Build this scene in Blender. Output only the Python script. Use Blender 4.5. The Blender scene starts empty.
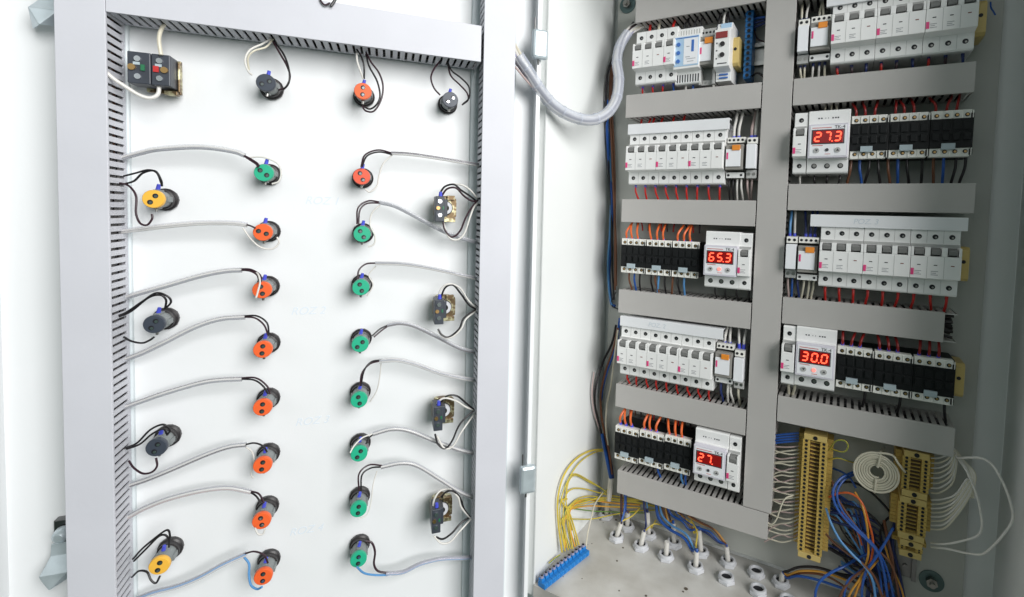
import bpy, math, random
from mathutils import Vector, Matrix
random.seed(7)
sc = bpy.context.scene
COL = sc.collection
PI = math.pi

# ------------------------------------------------------------------ camera model (metres, origin = eye)
FPX, CX, CY = 498.49, 574.02, 240.67
YAW, PITCH, ROLL, DA = 0.49964963, 0.05023085, 0.02886719, 0.85669974
def Rx(t): return Matrix(((1,0,0),(0,math.cos(t),-math.sin(t)),(0,math.sin(t),math.cos(t))))
def Ry(t): return Matrix(((math.cos(t),0,math.sin(t)),(0,1,0),(-math.sin(t),0,math.cos(t))))
def Rz(t): return Matrix(((math.cos(t),-math.sin(t),0),(math.sin(t),math.cos(t),0),(0,0,1)))
MC = Rz(ROLL) @ Rx(PITCH) @ Ry(YAW) @ Matrix(((1,0,0),(0,0,-1),(0,1,0)))
MT = MC.transposed()
def ray(x, y): return MT @ Vector(((x-CX)/FPX, (y-CY)/FPX, 1.0))
def pp(x, y, Y=.85):                 # measured point -> point on the plane at depth Y of the cabinet
    r = ray(x, y); return r*(Y/r.y)
TV = Vector((math.cos(DA), math.sin(DA), 0)); NV = Vector((-math.sin(DA), math.cos(DA), 0)); ZV = Vector((0,0,1))
def dp(x, y, d=.72):                 # measured point -> point at distance d from the door plane's parallel through the eye
    r = ray(x, y); return r*(d/r.dot(NV))
def dq(t, n, z): return TV*t + NV*n + ZV*z
def dtz(x, y, d):
    p = dp(x, y, d); return p.dot(TV), p.z
def fl(x, y, z=-.575):
    r = ray(x, y); return r*(z/r.z)
PL = .85      # mounting plate face
DN = .72      # door sheet inner face

# ------------------------------------------------------------------ materials
MATS = {}
def mat(name, col, rough=.5, metal=0., var=0., bump=0., bscale=300., alpha=1., emit=0., spec=.5, vscale=8., col2=None, lo=.35, hi=.65):
    m = bpy.data.materials.new(name); m.use_nodes = True
    nt = m.node_tree; b = nt.nodes['Principled BSDF']
    b.inputs['Base Color'].default_value = (*col, 1); b.inputs['Roughness'].default_value = rough
    b.inputs['Metallic'].default_value = metal; b.inputs['Specular IOR Level'].default_value = spec
    b.inputs['Alpha'].default_value = alpha
    tc = nt.nodes.new('ShaderNodeTexCoord')
    if var or col2:
        n = nt.nodes.new('ShaderNodeTexNoise'); n.inputs['Scale'].default_value = vscale; n.inputs['Detail'].default_value = 5
        nt.links.new(tc.outputs['Object'], n.inputs['Vector'])
        mx = nt.nodes.new('ShaderNodeValToRGB')
        c2 = col2 or tuple(c*(1-var) for c in col)
        mx.color_ramp.elements[0].position = lo; mx.color_ramp.elements[1].position = hi
        mx.color_ramp.elements[0].color = (*c2, 1); mx.color_ramp.elements[1].color = (*col, 1)
        nt.links.new(n.outputs['Fac'], mx.inputs['Fac']); nt.links.new(mx.outputs['Color'], b.inputs['Base Color'])
    if bump:
        n2 = nt.nodes.new('ShaderNodeTexNoise'); n2.inputs['Scale'].default_value = bscale; n2.inputs['Detail'].default_value = 2
        nt.links.new(tc.outputs['Object'], n2.inputs['Vector'])
        bp = nt.nodes.new('ShaderNodeBump'); bp.inputs['Strength'].default_value = bump; bp.inputs['Distance'].default_value = .0006
        nt.links.new(n2.outputs['Fac'], bp.inputs['Height']); nt.links.new(bp.outputs['Normal'], b.inputs['Normal'])
    if emit:
        b.inputs['Emission Color'].default_value = (*col, 1); b.inputs['Emission Strength'].default_value = emit
    MATS[name] = m; return m
mat('door_paint', (.80,.815,.825), .42, var=.015, bump=.08, bscale=420)
mat('cabinet_paint', (.76,.78,.77), .42, var=.03, bump=.10, bscale=420)
mat('plate_paint', (.43,.44,.41), .40, var=.06, bump=.15)
mat('rail_paint', (.66,.72,.74), .42, var=.04)
mat('duct_plastic', (.475,.458,.440), .48, var=.04, bump=.1, bscale=200, vscale=14)
mat('duct_door', (.59,.595,.64), .48, var=.04, bump=.1, bscale=200, vscale=14)
mat('duct_in', (.36,.35,.34), .6)
mat('floor', (.60,.59,.56), .48, col2=(.40,.38,.34), vscale=11, bump=.2, lo=.3, hi=.6)
mat('dirt', (.10,.08,.06), .8)
mat('zinc', (.62,.62,.60), .3, 1., var=.2, vscale=40)
mat('zinc_blue', (.66,.74,.78), .38, .55, var=.15, vscale=60)
mat('steel_dark', (.20,.20,.20), .35, 1.)
mat('washer_dark', (.10,.15,.15), .35, .8)
mat('rail_zinc', (.42,.42,.40), .35, 1., var=.2, vscale=30)
mat('passivate', (.60,.57,.36), .4, .8, col2=(.16,.11,.06), vscale=130, lo=.47, hi=.60)
mat('white_plastic', (.85,.85,.84), .38, var=.03, vscale=30)
mat('white_strip', (.80,.81,.83), .35, var=.03, vscale=20)
mat('grey_toggle', (.20,.20,.195), .45)
mat('grey_light', (.45,.45,.44), .45)
mat('grey_socket', (.27,.26,.24), .5)
mat('contact_white', (.85,.84,.79), .45, var=.05, vscale=40)
mat('black_plastic', (.008,.009,.010), .5, spec=.3, var=.3, vscale=60)
mat('charcoal', (.050,.058,.075), .42, var=.25, vscale=60)
mat('nut_black', (.020,.017,.018), .38)
mat('hole', (.008,.008,.012), .5)
mat('screw', (.35,.34,.32), .35, 1.)
mat('screw_bright', (.75,.77,.80), .22, 1.)
mat('brass', (.60,.38,.16), .35, 1.)
mat('pink', (.72,.06,.22), .4)
mat('red_mark', (.55,.03,.02), .4)
mat('window_red', (.25,.02,.02), .2)
mat('flag_red', (.22,.05,.04), .4)
mat('print_grey', (.30,.31,.33), .6)
mat('print_dark', (.05,.05,.06), .6)
mat('print_blue', (.05,.16,.50), .5)
mat('face_blue', (.42,.60,.78), .4)
mat('face_white', (.84,.85,.88), .35)
mat('tk_face', (.66,.64,.71), .35)
mat('screen', (.30,.006,.006), .25)
mat('digit', (1.0,.085,.04), .4, emit=2.4)
mat('digit_off', (.22,.008,.006), .4)
mat('led', (1.0,.28,.24), .4, emit=.7)
mat('orange_tag', (.80,.27,.03), .4)
mat('tab', (.42,.50,.54), .4)
mat('beige', (.60,.42,.11), .42, var=.12, vscale=50)
mat('beige_end', (.60,.45,.16), .42)
mat('beige_slot', (.09,.05,.025), .5)
mat('blue_term', (.02,.20,.55), .38, var=.1, vscale=60)
mat('blue_term_bright', (.02,.20,.55), .38)
mat('ferrule', (.07,.09,.62), .4)
mat('gland', (.62,.63,.66), .4, var=.08, vscale=60)
mat('cap_orange', (.85,.13,.030), .42)
mat('cap_red', (.80,.10,.045), .42)
mat('cap_green', (.02,.42,.24), .42)
mat('cap_yellow', (.88,.48,.06), .42)
mat('cap_black', (.045,.055,.075), .42)
mat('barrel', (.22,.24,.24), .42, var=.1, vscale=60)
mat('plunger_red', (.50,.03,.03), .4)
mat('plunger_green', (.02,.16,.07), .4)
for n, c in dict(w_black=(.012,.010,.012), w_plum=(.035,.012,.020), w_brown=(.17,.065,.03), w_blue=(.015,.09,.38), w_lblue=(.10,.30,.60), w_red=(.55,.02,.015), w_dred=(.28,.012,.01),
                 w_orange=(.75,.14,.03), w_white=(.72,.70,.66), w_cream=(.66,.62,.50), w_grey=(.30,.31,.34), w_yellow=(.62,.47,.06), w_amber=(.66,.32,.04),
                 w_navy=(.015,.03,.14), w_rose=(.50,.38,.36), w_lilac=(.30,.30,.42), w_fill=(.020,.016,.016)).items():
    mat(n, c, .42, var=.08, vscale=90)
mat('w_green', (.06,.22,.05), .42)
MATS['w_yg'] = MATS['w_yellow']
mat('clear_wrap', (.62,.66,.76), .18, alpha=.48, spec=.6)
mat('clear_sleeve', (.80,.81,.86), .12, alpha=.28, spec=.6)
mat('pencil', (.62,.67,.72), .8); mat('pencil_faint', (.71,.77,.83), .8)

# ------------------------------------------------------------------ mesh builder
class MB:
    def __init__(s): s.v = []; s.f = []
    def add(s, vs, fs):
        o = len(s.v); s.v += [tuple(v) for v in vs]; s.f += [tuple(i+o for i in f) for f in fs]; return s
    def box(s, x0, x1, y0, y1, z0, z1):
        vs = [(x,y,z) for x in (x0,x1) for y in (y0,y1) for z in (z0,z1)]
        return s.add(vs, [(0,1,3,2),(4,6,7,5),(0,4,5,1),(2,3,7,6),(0,2,6,4),(1,5,7,3)])
    def prism(s, poly, x0, x1):      # poly in (y,z), extruded along x
        n = len(poly); vs = [(x0,y,z) for y,z in poly]+[(x1,y,z) for y,z in poly]
        return s.add(vs, [tuple(range(n))[::-1], tuple(range(n,2*n))]+[(i,(i+1)%n,(i+1)%n+n,i+n) for i in range(n)])
    def cyl(s, c, axis, r, h, seg=16, r2=None):
        c = Vector(c); a = Vector(axis).normalized(); u = a.orthogonal().normalized(); w = a.cross(u); r2 = r if r2 is None else r2
        vs = [c+(u*math.cos(2*PI*i/seg)+w*math.sin(2*PI*i/seg))*r for i in range(seg)]
        vs += [c+a*h+(u*math.cos(2*PI*i/seg)+w*math.sin(2*PI*i/seg))*r2 for i in range(seg)]
        return s.add(vs, [tuple(range(seg))[::-1], tuple(range(seg,2*seg))]+[(i,(i+1)%seg,(i+1)%seg+seg,i+seg) for i in range(seg)])
    def lathe(s, prof, c=(0,0,0), axis=(0,0,1), seg=24):   # prof: (r,h) open list
        c = Vector(c); a = Vector(axis).normalized(); u = a.orthogonal().normalized(); w = a.cross(u); vs = []; n = len(prof)
        for r, h in prof:
            vs += [c+a*h+(u*math.cos(2*PI*i/seg)+w*math.sin(2*PI*i/seg))*r for i in range(seg)]
        fs = [(j*seg+i, j*seg+(i+1)%seg, (j+1)*seg+(i+1)%seg, (j+1)*seg+i) for j in range(n-1) for i in range(seg)]
        return s.add(vs, fs)
    def tube(s, pts, r, seg=8, res=6, smooth=True):
        P = [Vector(p) for p in pts]
        if smooth and len(P) > 2:
            Q = []
            E = [P[0]*2-P[1]]+P+[P[-1]*2-P[-2]]
            for i in range(1, len(E)-2):
                p0,p1,p2,p3 = E[i-1],E[i],E[i+1],E[i+2]
                for k in range(res):
                    t = k/res
                    Q.append(.5*((2*p1)+(p2-p0)*t+(2*p0-5*p1+4*p2-p3)*t*t+(3*p1-p0-3*p2+p3)*t**3))
            Q.append(P[-1]); P = Q
        n = len(P); vs = []; u = None
        for i, p in enumerate(P):
            d = (P[min(i+1,n-1)]-P[max(i-1,0)])
            d = d.normalized() if d.length > 1e-9 else Vector((0,0,1))
            if u is None: u = d.orthogonal().normalized()
            else:
                u = (u-d*u.dot(d)); u = u.normalized() if u.length > 1e-6 else d.orthogonal().normalized()
            w = d.cross(u)
            vs += [p+(u*math.cos(2*PI*k/seg)+w*math.sin(2*PI*k/seg))*r for k in range(seg)]
        fs = [(i*seg+k, i*seg+(k+1)%seg, (i+1)*seg+(k+1)%seg, (i+1)*seg+k) for i in range(n-1) for k in range(seg)]
        fs += [tuple(range(seg))[::-1], tuple((n-1)*seg+k for k in range(seg))]
        return s.add(vs, fs)
    def build(s, name, m, parent=None, smooth=False, bevel=0, loc=None):
        me = bpy.data.meshes.new(name)
        if loc is not None:
            L = Vector(loc); vs = [tuple(Vector(v)-L) for v in s.v]
        else: vs = s.v
        me.from_pydata(vs, [], s.f); me.materials.append(MATS[m])
        import bmesh
        bm = bmesh.new(); bm.from_mesh(me); bmesh.ops.recalc_face_normals(bm, faces=bm.faces); bm.to_mesh(me); bm.free()
        if smooth:
            for p in me.polygons: p.use_smooth = True
            try:
                me.set_sharp_from_angle(angle=math.radians(40))
            except Exception: pass
        o = bpy.data.objects.new(name, me); COL.objects.link(o)
        if loc is not None: o.location = loc
        if parent: o.parent = parent
        if bevel:
            md = o.modifiers.new('bevel', 'BEVEL'); md.width = bevel; md.segments = 2; md.limit_method = 'ANGLE'; md.angle_limit = math.radians(40)
        return o
def B(name, m, parent, *boxes, bevel=0):
    mb = MB()
    for b_ in boxes: mb.box(*b_)
    return mb.build(name, m, parent, bevel=bevel)
def tag(o, label=None, cat=None, group=None, kind=None):
    if label: o['label'] = label
    if cat: o['category'] = cat
    if group: o['group'] = group
    if kind: o['kind'] = kind
    return o
def empty(name, loc, rz=0., label=None, cat=None, group=None):
    o = bpy.data.objects.new(name, None); COL.objects.link(o); o.location = loc; o.rotation_euler = (0,0,rz); o.empty_display_size = .01
    return tag(o, label, cat, group)
KIDS = {}
def kids(o): return [c for c in o.children]
def copy_tree(o, parent=None):
    c = o.copy(); COL.objects.link(c)
    if parent: c.parent = parent
    for ch in kids(o): copy_tree(ch, c)
    return c
def place(proto, used, loc, label, cat, group=None, rz=0.):
    o = proto if not used else copy_tree(proto)
    o.location = loc; o.rotation_euler = (0,0,rz)
    return tag(o, label, cat, group)
def text(s, size, name, m, parent, loc, depth=.0002, center=True, shear=0.):   # text standing in the local XZ plane, facing -Y
    cu = bpy.data.curves.new(name, 'FONT'); cu.body = s; cu.size = size; cu.extrude = depth; cu.shear = shear
    if center: cu.align_x = 'CENTER'; cu.align_y = 'CENTER'
    t = bpy.data.objects.new(name, cu); COL.objects.link(t)
    dg = bpy.context.evaluated_depsgraph_get()
    me = bpy.data.meshes.new_from_object(t.evaluated_get(dg)); COL.objects.unlink(t); bpy.data.objects.remove(t)
    me.transform(Matrix.Rotation(PI/2, 4, 'X')); me.materials.clear(); me.materials.append(MATS[m])
    o = bpy.data.objects.new(name, me); COL.objects.link(o); o.location = loc; o.parent = parent
    return o
ORD = ['first','second','third','fourth','fifth','sixth','seventh','eighth','ninth','tenth','eleventh','twelfth','thirteenth','fourteenth','fifteenth','sixteenth']

def stripe(o, seg=8):
    o.data.materials.clear(); o.data.materials.append(MATS['w_yellow']); o.data.materials.append(MATS['w_green'])
    for i, p in enumerate(o.data.polygons):
        if (i % seg) in (0, 1, 4) and i < len(o.data.polygons)-2: p.material_index = 1
def wire(pts, r, m, label, group=None, cat='wire', name='wire', seg=8, res=6):
    o = MB().tube(pts, r, seg, res).build(name, 'w_yellow' if m == 'w_yg' else m, None, smooth=True, loc=Vector(pts[0]))
    if m == 'w_yg': stripe(o, seg)
    return tag(o, label, cat, group)

# ================================================================== CABINET
XL, XR, YB, YF, ZB, ZT = -.400, .202, .870, .635, -.575, .44
cab = empty('electrical_cabinet', (XL, YB, ZB), 0, 'open light grey steel control cabinet with its door swung out to the left', 'cabinet')
def cb(name, m, *boxes, parent=cab, bevel=0):
    mb = MB()
    for x0,x1,y0,y1,z0,z1 in boxes: mb.box(x0-XL,x1-XL,y0-YB,y1-YB,z0-ZB,z1-ZB)
    return mb.build(name, m, parent, bevel=bevel)
cb('side_wall', 'cabinet_paint', (XL-.002,XL,YF,YB,ZB-.02,ZT), (XL-.0145,XL-.0022,YF+.001,YF+.003,ZB-.02,ZT), (XL-.0165,XL-.0147,YF-.006,YF+.003,ZB-.02,ZT))
cb('side_wall', 'cabinet_paint', (XR,XR+.002,YF+.02,YB,ZB-.02,ZT), (XR+.0022,XR+.0145,YF+.021,YF+.023,ZB-.02,ZT))
cb('back_wall', 'cabinet_paint', (XL-.002,XR+.002,YB+.0005,YB+.0025,ZB-.02,ZT))
cb('roof_panel', 'cabinet_paint', (XL-.002,XR+.002,YF,YB,ZT+.0005,ZT+.0025))
flo = cb('floor_panel', 'floor', (XL+.0003,XR-.0003,YF-.0,YB,ZB-.002,ZB), (XL+.0003,XR-.0003,YF-.002,YF-.0002,ZB-.02,ZB+.0))
mb = MB()
for k in range(12):
    x = random.uniform(-.39,-.05); y = random.uniform(.66,.86); s_ = random.uniform(.0004,.0016)
    mb.cyl((x-XL,y-YB,.0001),(0,0,1),s_,.0005,7)
for (px,py,s_) in ((616,520,.0022),(686,589,.003),(600,520,.0013),(646,596,.002),(617,561,.0015),(720,545,.0016)):
    p = fl(px,py); mb.cyl((p.x-XL,p.y-YB,.0001),(0,0,1),s_,.0006,8)
mb.build('dirt_specks', 'dirt', cab)
mp = cb('mounting_plate', 'plate_paint', (-.386,.166,PL,PL+.002,-.557,.432), (-.386,-.3845,PL+.0021,PL+.012,-.557,.432), (.1645,.166,PL+.0021,PL+.012,-.557,.432), (-.384,.164,PL+.0021,PL+.012,-.5585,-.5571), bevel=.0006)
for (x,z) in ((-.367,.383),(.130,-.503)):
    l0 = Vector((x-XL, PL-YB, z-ZB)); w_ = MB().cyl(l0, (0,-1,0), .0150, .0018, 28).build('washer', 'washer_dark', mp)
    w_.location -= Vector((0,0,0)); h = MB().cyl(l0+Vector((0,-.0018,0)), (0,-1,0), .0072, .006, 6); h.cyl(l0+Vector((0,-.0078,0)), (0,-1,0), .0035, .006, 14); h.build('bolt', 'screw', mp)
# a punched bracket at the plate's foot, and the rail under the right terminal blocks
# hinges
for (a, b_) in (((532,35),(547,63)), ((520,458),(535,487))):
    zc = (W0 := (lambda px,py: ray(px,py)*(XL/ray(px,py).x)))( (a[0]+b_[0])/2, (a[1]+b_[1])/2 ).z
    hz0, hz1 = zc-.027, zc+.025
    HT = TV; pts = [dp(px_, py_, .686) for px_, py_ in ((a[0],a[1]),(b_[0],b_[1]))]
    t0, t1 = pts[0].dot(TV), pts[1].dot(TV); hz0, hz1 = zc-.021, zc+.020
    mbh = MB()
    vs = [dq(tt,nn,zz)-Vector((XL,YB,ZB)) for tt in (t0,t1) for nn in (.679,.690) for zz in (hz0,hz1)]
    mbh.add(vs, [(0,1,3,2),(4,6,7,5),(0,4,5,1),(2,3,7,6),(0,2,6,4),(1,5,7,3)])
    hp = mbh.build('hinge', 'zinc_blue', cab, bevel=.0042)
    c0 = dq(t0+.004,.686,hz1)-Vector((XL,YB,ZB)); c1 = dq(t0+.010,.686,hz0-.007)-Vector((XL,YB,ZB))
    pm = MB().cyl(c1,(0,0,1),.0015,.009,8); MB().cyl(c0-Vector((0,0,.001)),(0,0,1),.0010,.017,10).build('hinge_pin', 'steel_dark', hp, smooth=True)
    pm.build('hinge_pin', 'steel_dark', hp, smooth=True)

# ------------------------------------------------------------------ door (part of the cabinet)
Q0 = Vector((XL, YB, ZB))
def dbox(mb, t0,t1,n0,n1,z0,z1):
    vs = [dq(t,n,z)-Q0 for t in (t0,t1) for n in (n0,n1) for z in (z0,z1)]
    mb.add(vs, [(0,1,3,2),(4,6,7,5),(0,4,5,1),(2,3,7,6),(0,2,6,4),(1,5,7,3)])
TL, TR = -.394, .1985
mb = MB(); dbox(mb, TL,TR,DN,DN+.0015,-.60,.50); dbox(mb, TR,TR+.0015,DN-.027,DN+.0015,-.60,.50); dbox(mb, TL-.0015,TL,DN-.022,DN+.0015,-.60,.50)
dbox(mb, TL-.0015,TR+.0015,DN-.022,DN+.0015,.5002,.5016); dbox(mb, TL-.0015,TR+.0015,DN-.022,DN+.0015,-.6016,-.6002)
dbox(mb, TR-.004,TR+.0015,DN-.0285,DN-.0272,-.60,.50)
door = mb.build('door', 'door_paint', cab)
for (t0, t1) in ((-.325,-.2775), (.1065,.170)):
    mb = MB(); dbox(mb, t0,t1,DN-.006,DN-.0002,-.598,.498); mb.build('stiffening_rail', 'rail_paint', door, bevel=.0015)
# latches at the free edge
def latch(px, py, flip=1):
    t, z = dtz(px, py, .70); z -= .006
    mb = MB(); dbox(mb, t-.006,t+.016,DN-.010,DN-.0003,z-.002,z+.024); 
    f_ = mb.build('latch', 'steel_dark', door, bevel=.001)
    mb = MB()
    c = dq(t+.004, DN-.012, z+.010)-Q0; mb.lathe([(.0001,.012),(.004,.0118),(.0068,.009),(.0078,.005),(.0082,0)], c, -NV, 20)
    mb.build('latch_screw', 'zinc_blue', f_, smooth=True)
    mb = MB()
    def P(tt, nn, zz): return dq(t+tt, DN+nn, z+zz)-Q0
    # bent steel tongue: flat tab, step and faceted tip
    ring = [(-.006,.013,-.016,-.001),(-.012,.015,-.022,-.018),(-.013,.015,-.034,-.026),(-.020,-.002,-.022,-.060)]
    a = [P(-.007,-.0125,-.001),P(.014,-.0125,-.001),P(.014,-.0150,-.014),P(-.007,-.0150,-.014),
         P(-.009,-.022,-.022),P(.013,-.022,-.022),P(-.011,-.027,-.028),P(.013,-.027,-.028),
         P(-.015,-.012,-.046),P(-.002,-.028,-.045),P(.011,-.014,-.041)]
    mb.add(a, [(0,1,2,3),(3,2,5,4),(4,5,7,6),(6,7,9),(6,9,8),(7,10,9)])
    o = mb.build('latch_tongue', 'zinc_blue', f_)
    md = o.modifiers.new('s', 'SOLIDIFY'); md.thickness = .0022
    md = o.modifiers.new('b', 'BEVEL'); md.width = .0010; md.segments = 2
latch(55, 541); latch(45, -22)
# faint pencil notes
for (px,py,s_) in ((322,201,'ROZ 1'),(308,311,'ROZ 2'),(312,421,'ROZ 3'),(306,530,'ROZ 4'),(306,255,'---'),(306,366,'---')):
    if s_ == '---': continue
    t, z = dtz(px, py, DN)
    o = text(s_, .014, 'pencil_note', 'pencil_faint', door, dq(t, DN-.00025, z)-Q0, depth=.00008, shear=.3); o.rotation_euler = (0,0,DA)

# ================================================================== WIRING DUCTS
def duct(name, root, L, Wd, D, horiz, label, group, pm='duct_plastic', pitch=.009, slit=.0030, cover_ext=(0,0), group_cat='duct', skip_side=()):
    """local frame: x right, y<0 to the viewer, z up; origin = centre of the back; horiz: length along x else along z"""
    tag(root, label, group_cat, group)
    def bb(mb, l0,l1,w0,w1,y0,y1):
        if horiz: mb.box(l0,l1,y0,y1,w0,w1)
        else: mb.box(w0,w1,y0,y1,l0,l1)
    t = .0014; lip = .0055; foot = .0042
    mb = MB(); bb(mb, -L/2,L/2,-Wd/2+.001,Wd/2-.001,-t,-.0002)
    n = int(L/pitch)
    for sgn in (-1,1):
        w0, w1 = (sgn*(Wd/2-.001), sgn*(Wd/2-.001-t)); w0, w1 = min(w0,w1), max(w0,w1)
        bb(mb, -L/2,L/2,w0,w1,-foot,-t-.0001)
        bb(mb, -L/2,L/2,w0,w1,-D+.0015,-D+lip-.001)
        for k in range(n+1):
            l0 = -L/2+k*pitch; l1 = min(l0+pitch-slit, L/2)
            if l1 <= l0: continue
            bb(mb, l0,l1,w0,w1,-D+lip-.001+.00005,-foot-.0001)
    mb.build('slotted_trunk', pm if pm!='duct_plastic' else 'duct_plastic', root)
    mb = MB(); c0, c1 = -L/2-cover_ext[0], L/2+cover_ext[1]
    bb(mb, c0,c1,-Wd/2,Wd/2,-D,-D+.0013); bb(mb, c0,c1,-Wd/2,-Wd/2+.0009,-D+.0014,-D+lip-.0016); bb(mb, c0,c1,Wd/2-.0009,Wd/2,-D+.0014,-D+lip-.0016)
    mb.build('cover', pm, root, bevel=.0007)
    pk = MB(); nl = 9
    for j in range(26):
        w0 = random.uniform(-Wd/2+.005, Wd/2-.005); y0 = random.uniform(-D+.010, -.005); pts = []
        for q in range(nl+1):
            l = -L/2+.003+(L-.006)*q/nl; a = w0+random.uniform(-.004,.004); a = max(-Wd/2+.0045,min(Wd/2-.0045,a)); y = max(-D+.008,min(-.004,y0+random.uniform(-.005,.005)))
            pts.append(Vector((l,y,a)) if horiz else Vector((a,y,l)))
        pk.tube(pts, .0021, 5, 2)
    o = pk.build('packed_wires', 'w_fill', None); o.location = root.location; o.rotation_euler = root.rotation_euler
    tag(o, 'dark wires packed inside the '+label.split(' ',1)[1] if False else None, None, None, 'stuff')
    return root
def pduct(x0,x1,z0,z1,horiz,label,group='grey slotted wiring ducts on the mounting plate', **k):
    r = empty('wiring_duct', ((x0+x1)/2, PL-.0004, (z0+z1)/2))
    L = (x1-x0) if horiz else (z1-z0); Wd = (z1-z0) if horiz else (x1-x0)
    return duct('wiring_duct', r, L, Wd, .0600, horiz, label, group, slit=k.pop('slit',.0038), **k)
LD = [(.206,.168),(.0305,-.0085),(-.1250,-.1650),(-.2905,-.3305),(-.4425,-.4830)]
pduct(-.3265,-.1215,.3240,.3650,True,'topmost grey horizontal slotted duct of the left column, at the photo top')
LN = ['under the blue phase relay','under the second breaker row','below the 65.3 display','under its lowest breaker row','below the blank-digit 27 display']
LXE = {}
lx = [(-.3385,-.1215),(-.3400,-.1215),(-.3400,-.1215),(-.3395,-.1215),(-.3310,-.0825)]
for i,(z1,z0) in enumerate(LD): pduct(*lx[i], z0, z1, True, 'grey horizontal slotted duct of the left column '+LN[i])
RD = [(.206,.168),(.0550,.0170),(-.1110,-.1500),(-.2590,-.2975)]
RN = ['under the top breaker row','below the 27.3 display','below the middle breaker row','below the 30.0 display']
rx = [(-.0775,.131),(-.0775,.139),(-.0775,.1165),(-.0775,.135)]
pduct(-.0775,.131,.3170,.3570,True,'topmost grey horizontal slotted duct of the right column, at the photo top')
for i,(z1,z0) in enumerate(RD): pduct(rx[i][0], rx[i][1]+(.0135 if i==2 else 0), z0, z1, True, 'grey horizontal slotted duct of the right column '+RN[i], cover_ext=(0,-.0135 if i==2 else 0))
pduct(-.1200,-.0790,-.4410,.430,False,'wide grey vertical slotted duct between the two device columns', slit=.004)

# door ducts : origin at (t, DN-.0062, z)
def dduct(t0,t1,z0,z1,horiz,label,**k):
    D = DN-.0062-.670
    p = dq((t0+t1)/2, DN-.0062, (z0+z1)/2)
    r = empty('wiring_duct', p, DA); L = (t1-t0) if horiz else (z1-z0); Wd = (z1-z0) if horiz else (t1-t0)
    return duct('wiring_duct', r, L, Wd, D, horiz, label, 'pale slotted wiring ducts on the door', pm='duct_door', pitch=.0088, slit=.0031, **k)
dduct(-.3202,-.2790,-.595,.495,False,'long pale vertical slotted duct along the free left edge of the door')
dduct(.1155,.1580,-.595,.495,False,'long pale vertical slotted duct on the hinge side of the door')
dduct(-.2785,.1120,.1985,.2450,True,'pale horizontal slotted duct across the top of the door')

# wires lying in the left door duct, seen through its slits
for i,(mt,tt,nn,lab) in enumerate((('w_blue',-.292,.690,'blue wire running inside the left door duct, seen through its slits'),('w_plum',-.287,.683,'dark plum wire running inside the left door duct, seen through its slits'),
      ('w_navy',-.297,.696,'navy wire running inside the left door duct, seen through its slits'),('w_brown',-.289,.700,'brown wire running inside the left door duct, seen through its slits'))):
    pts = [dq(tt+random.uniform(-.003,.003), nn+random.uniform(-.003,.003), z) for z in (.20,.12,.02,-.1,-.25,-.4,-.57)]
    wire(pts, .0022, mt, lab, 'wires inside the left door duct')

# ================================================================== LAMP UNITS ON THE DOOR
def make_lamp(cap, rot):
    r = empty('signal_lamp', (0,0,0))
    mb = MB(); mb.lathe([(.0095,-.0002),(.0126,-.0004),(.0132,-.003),(.0130,-.0055),(.0112,-.0070),(.0112,-.0125),(.0095,-.0130)], axis=(0,1,0))
    for k in range(10):
        a = k*PI/5; mb.box(.0121*math.cos(a)-.0009,.0121*math.cos(a)+.0009,-.0048,-.0012,.0121*math.sin(a)-.0009,.0121*math.sin(a)+.0009)
    mb.build('nut', 'nut_black', r, smooth=True)
    mb = MB(); mb.lathe([(.0001,-.0090),(.0094,-.0090),(.0094,-.0290),(.0090,-.0302)], axis=(0,1,0)); mb.box(-.0028,.0028,-.029,-.014,.0080,.0108); mb.box(-.0108,-.0080,-.026,-.014,-.003,.003); mb.box(.0080,.0108,-.026,-.014,-.003,.003); mb.box(-.0022,.0022,-.029,-.018,-.0110,-.008)
    bd = mb.build('barrel', 'barrel', r, smooth=True, bevel=.0004)
    mb = MB(); mb.lathe([(.0001,-.0371),(.0095,-.0370),(.0101,-.0362),(.0102,-.0315),(.0096,-.0304)], axis=(0,1,0), seg=32)
    cp = mb.build('end_cap', cap, r, smooth=True)
    for s in (-1,1):
        x, z = s*.0043*math.sin(rot), s*.0043*math.cos(rot)
        o = MB().cyl((x,-.0369,z),(0,-1,0),.0027,.0006,14).build('screw_hole', 'hole', cp)
        o = MB().cyl((x+.0005,-.0374,z-.0005),(0,-1,0),.0017,.0004,10).build('screw', 'screw_bright', cp)
    mb = MB(); mb.cyl((0,-.024,.0106),(.25,-.2,1),.0023,.0065,10,.0018); mb.build('ferrule', 'ferrule', r, smooth=True)
    mb = MB(); mb.cyl((0,-.027,-.0090),(-.1,0,-1),.0018,.0050,8,.0014); mb.build('terminal_tab', 'screw', r)
    return r
protos = {}
def lamp(px, py, cap, rot, label, group):
    t, z = dtz(px, py, .683); z -= .0018*max(0, -z/.45)
    key = (cap, round(rot,2)); used = key in protos
    if not used: protos[key] = make_lamp(cap, rot)
    return place(protos[key], used, dq(t, DN-.0001, z), label, 'signal lamp', group, DA)
GA = 'signal lamps mounted on the inside of the door'
lamp(265.6,82.5,'cap_black',1.1,'black capped lamp back hanging under the door top duct, nearest the double switch',GA)
lamp(362.8,91,'cap_orange',.05,'orange capped lamp back hanging under the door top duct with looping black wires',GA)
lamp(450.4,99.5,'cap_black',.9,'black capped lamp back hanging under the right end of the door top duct',GA)
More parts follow.
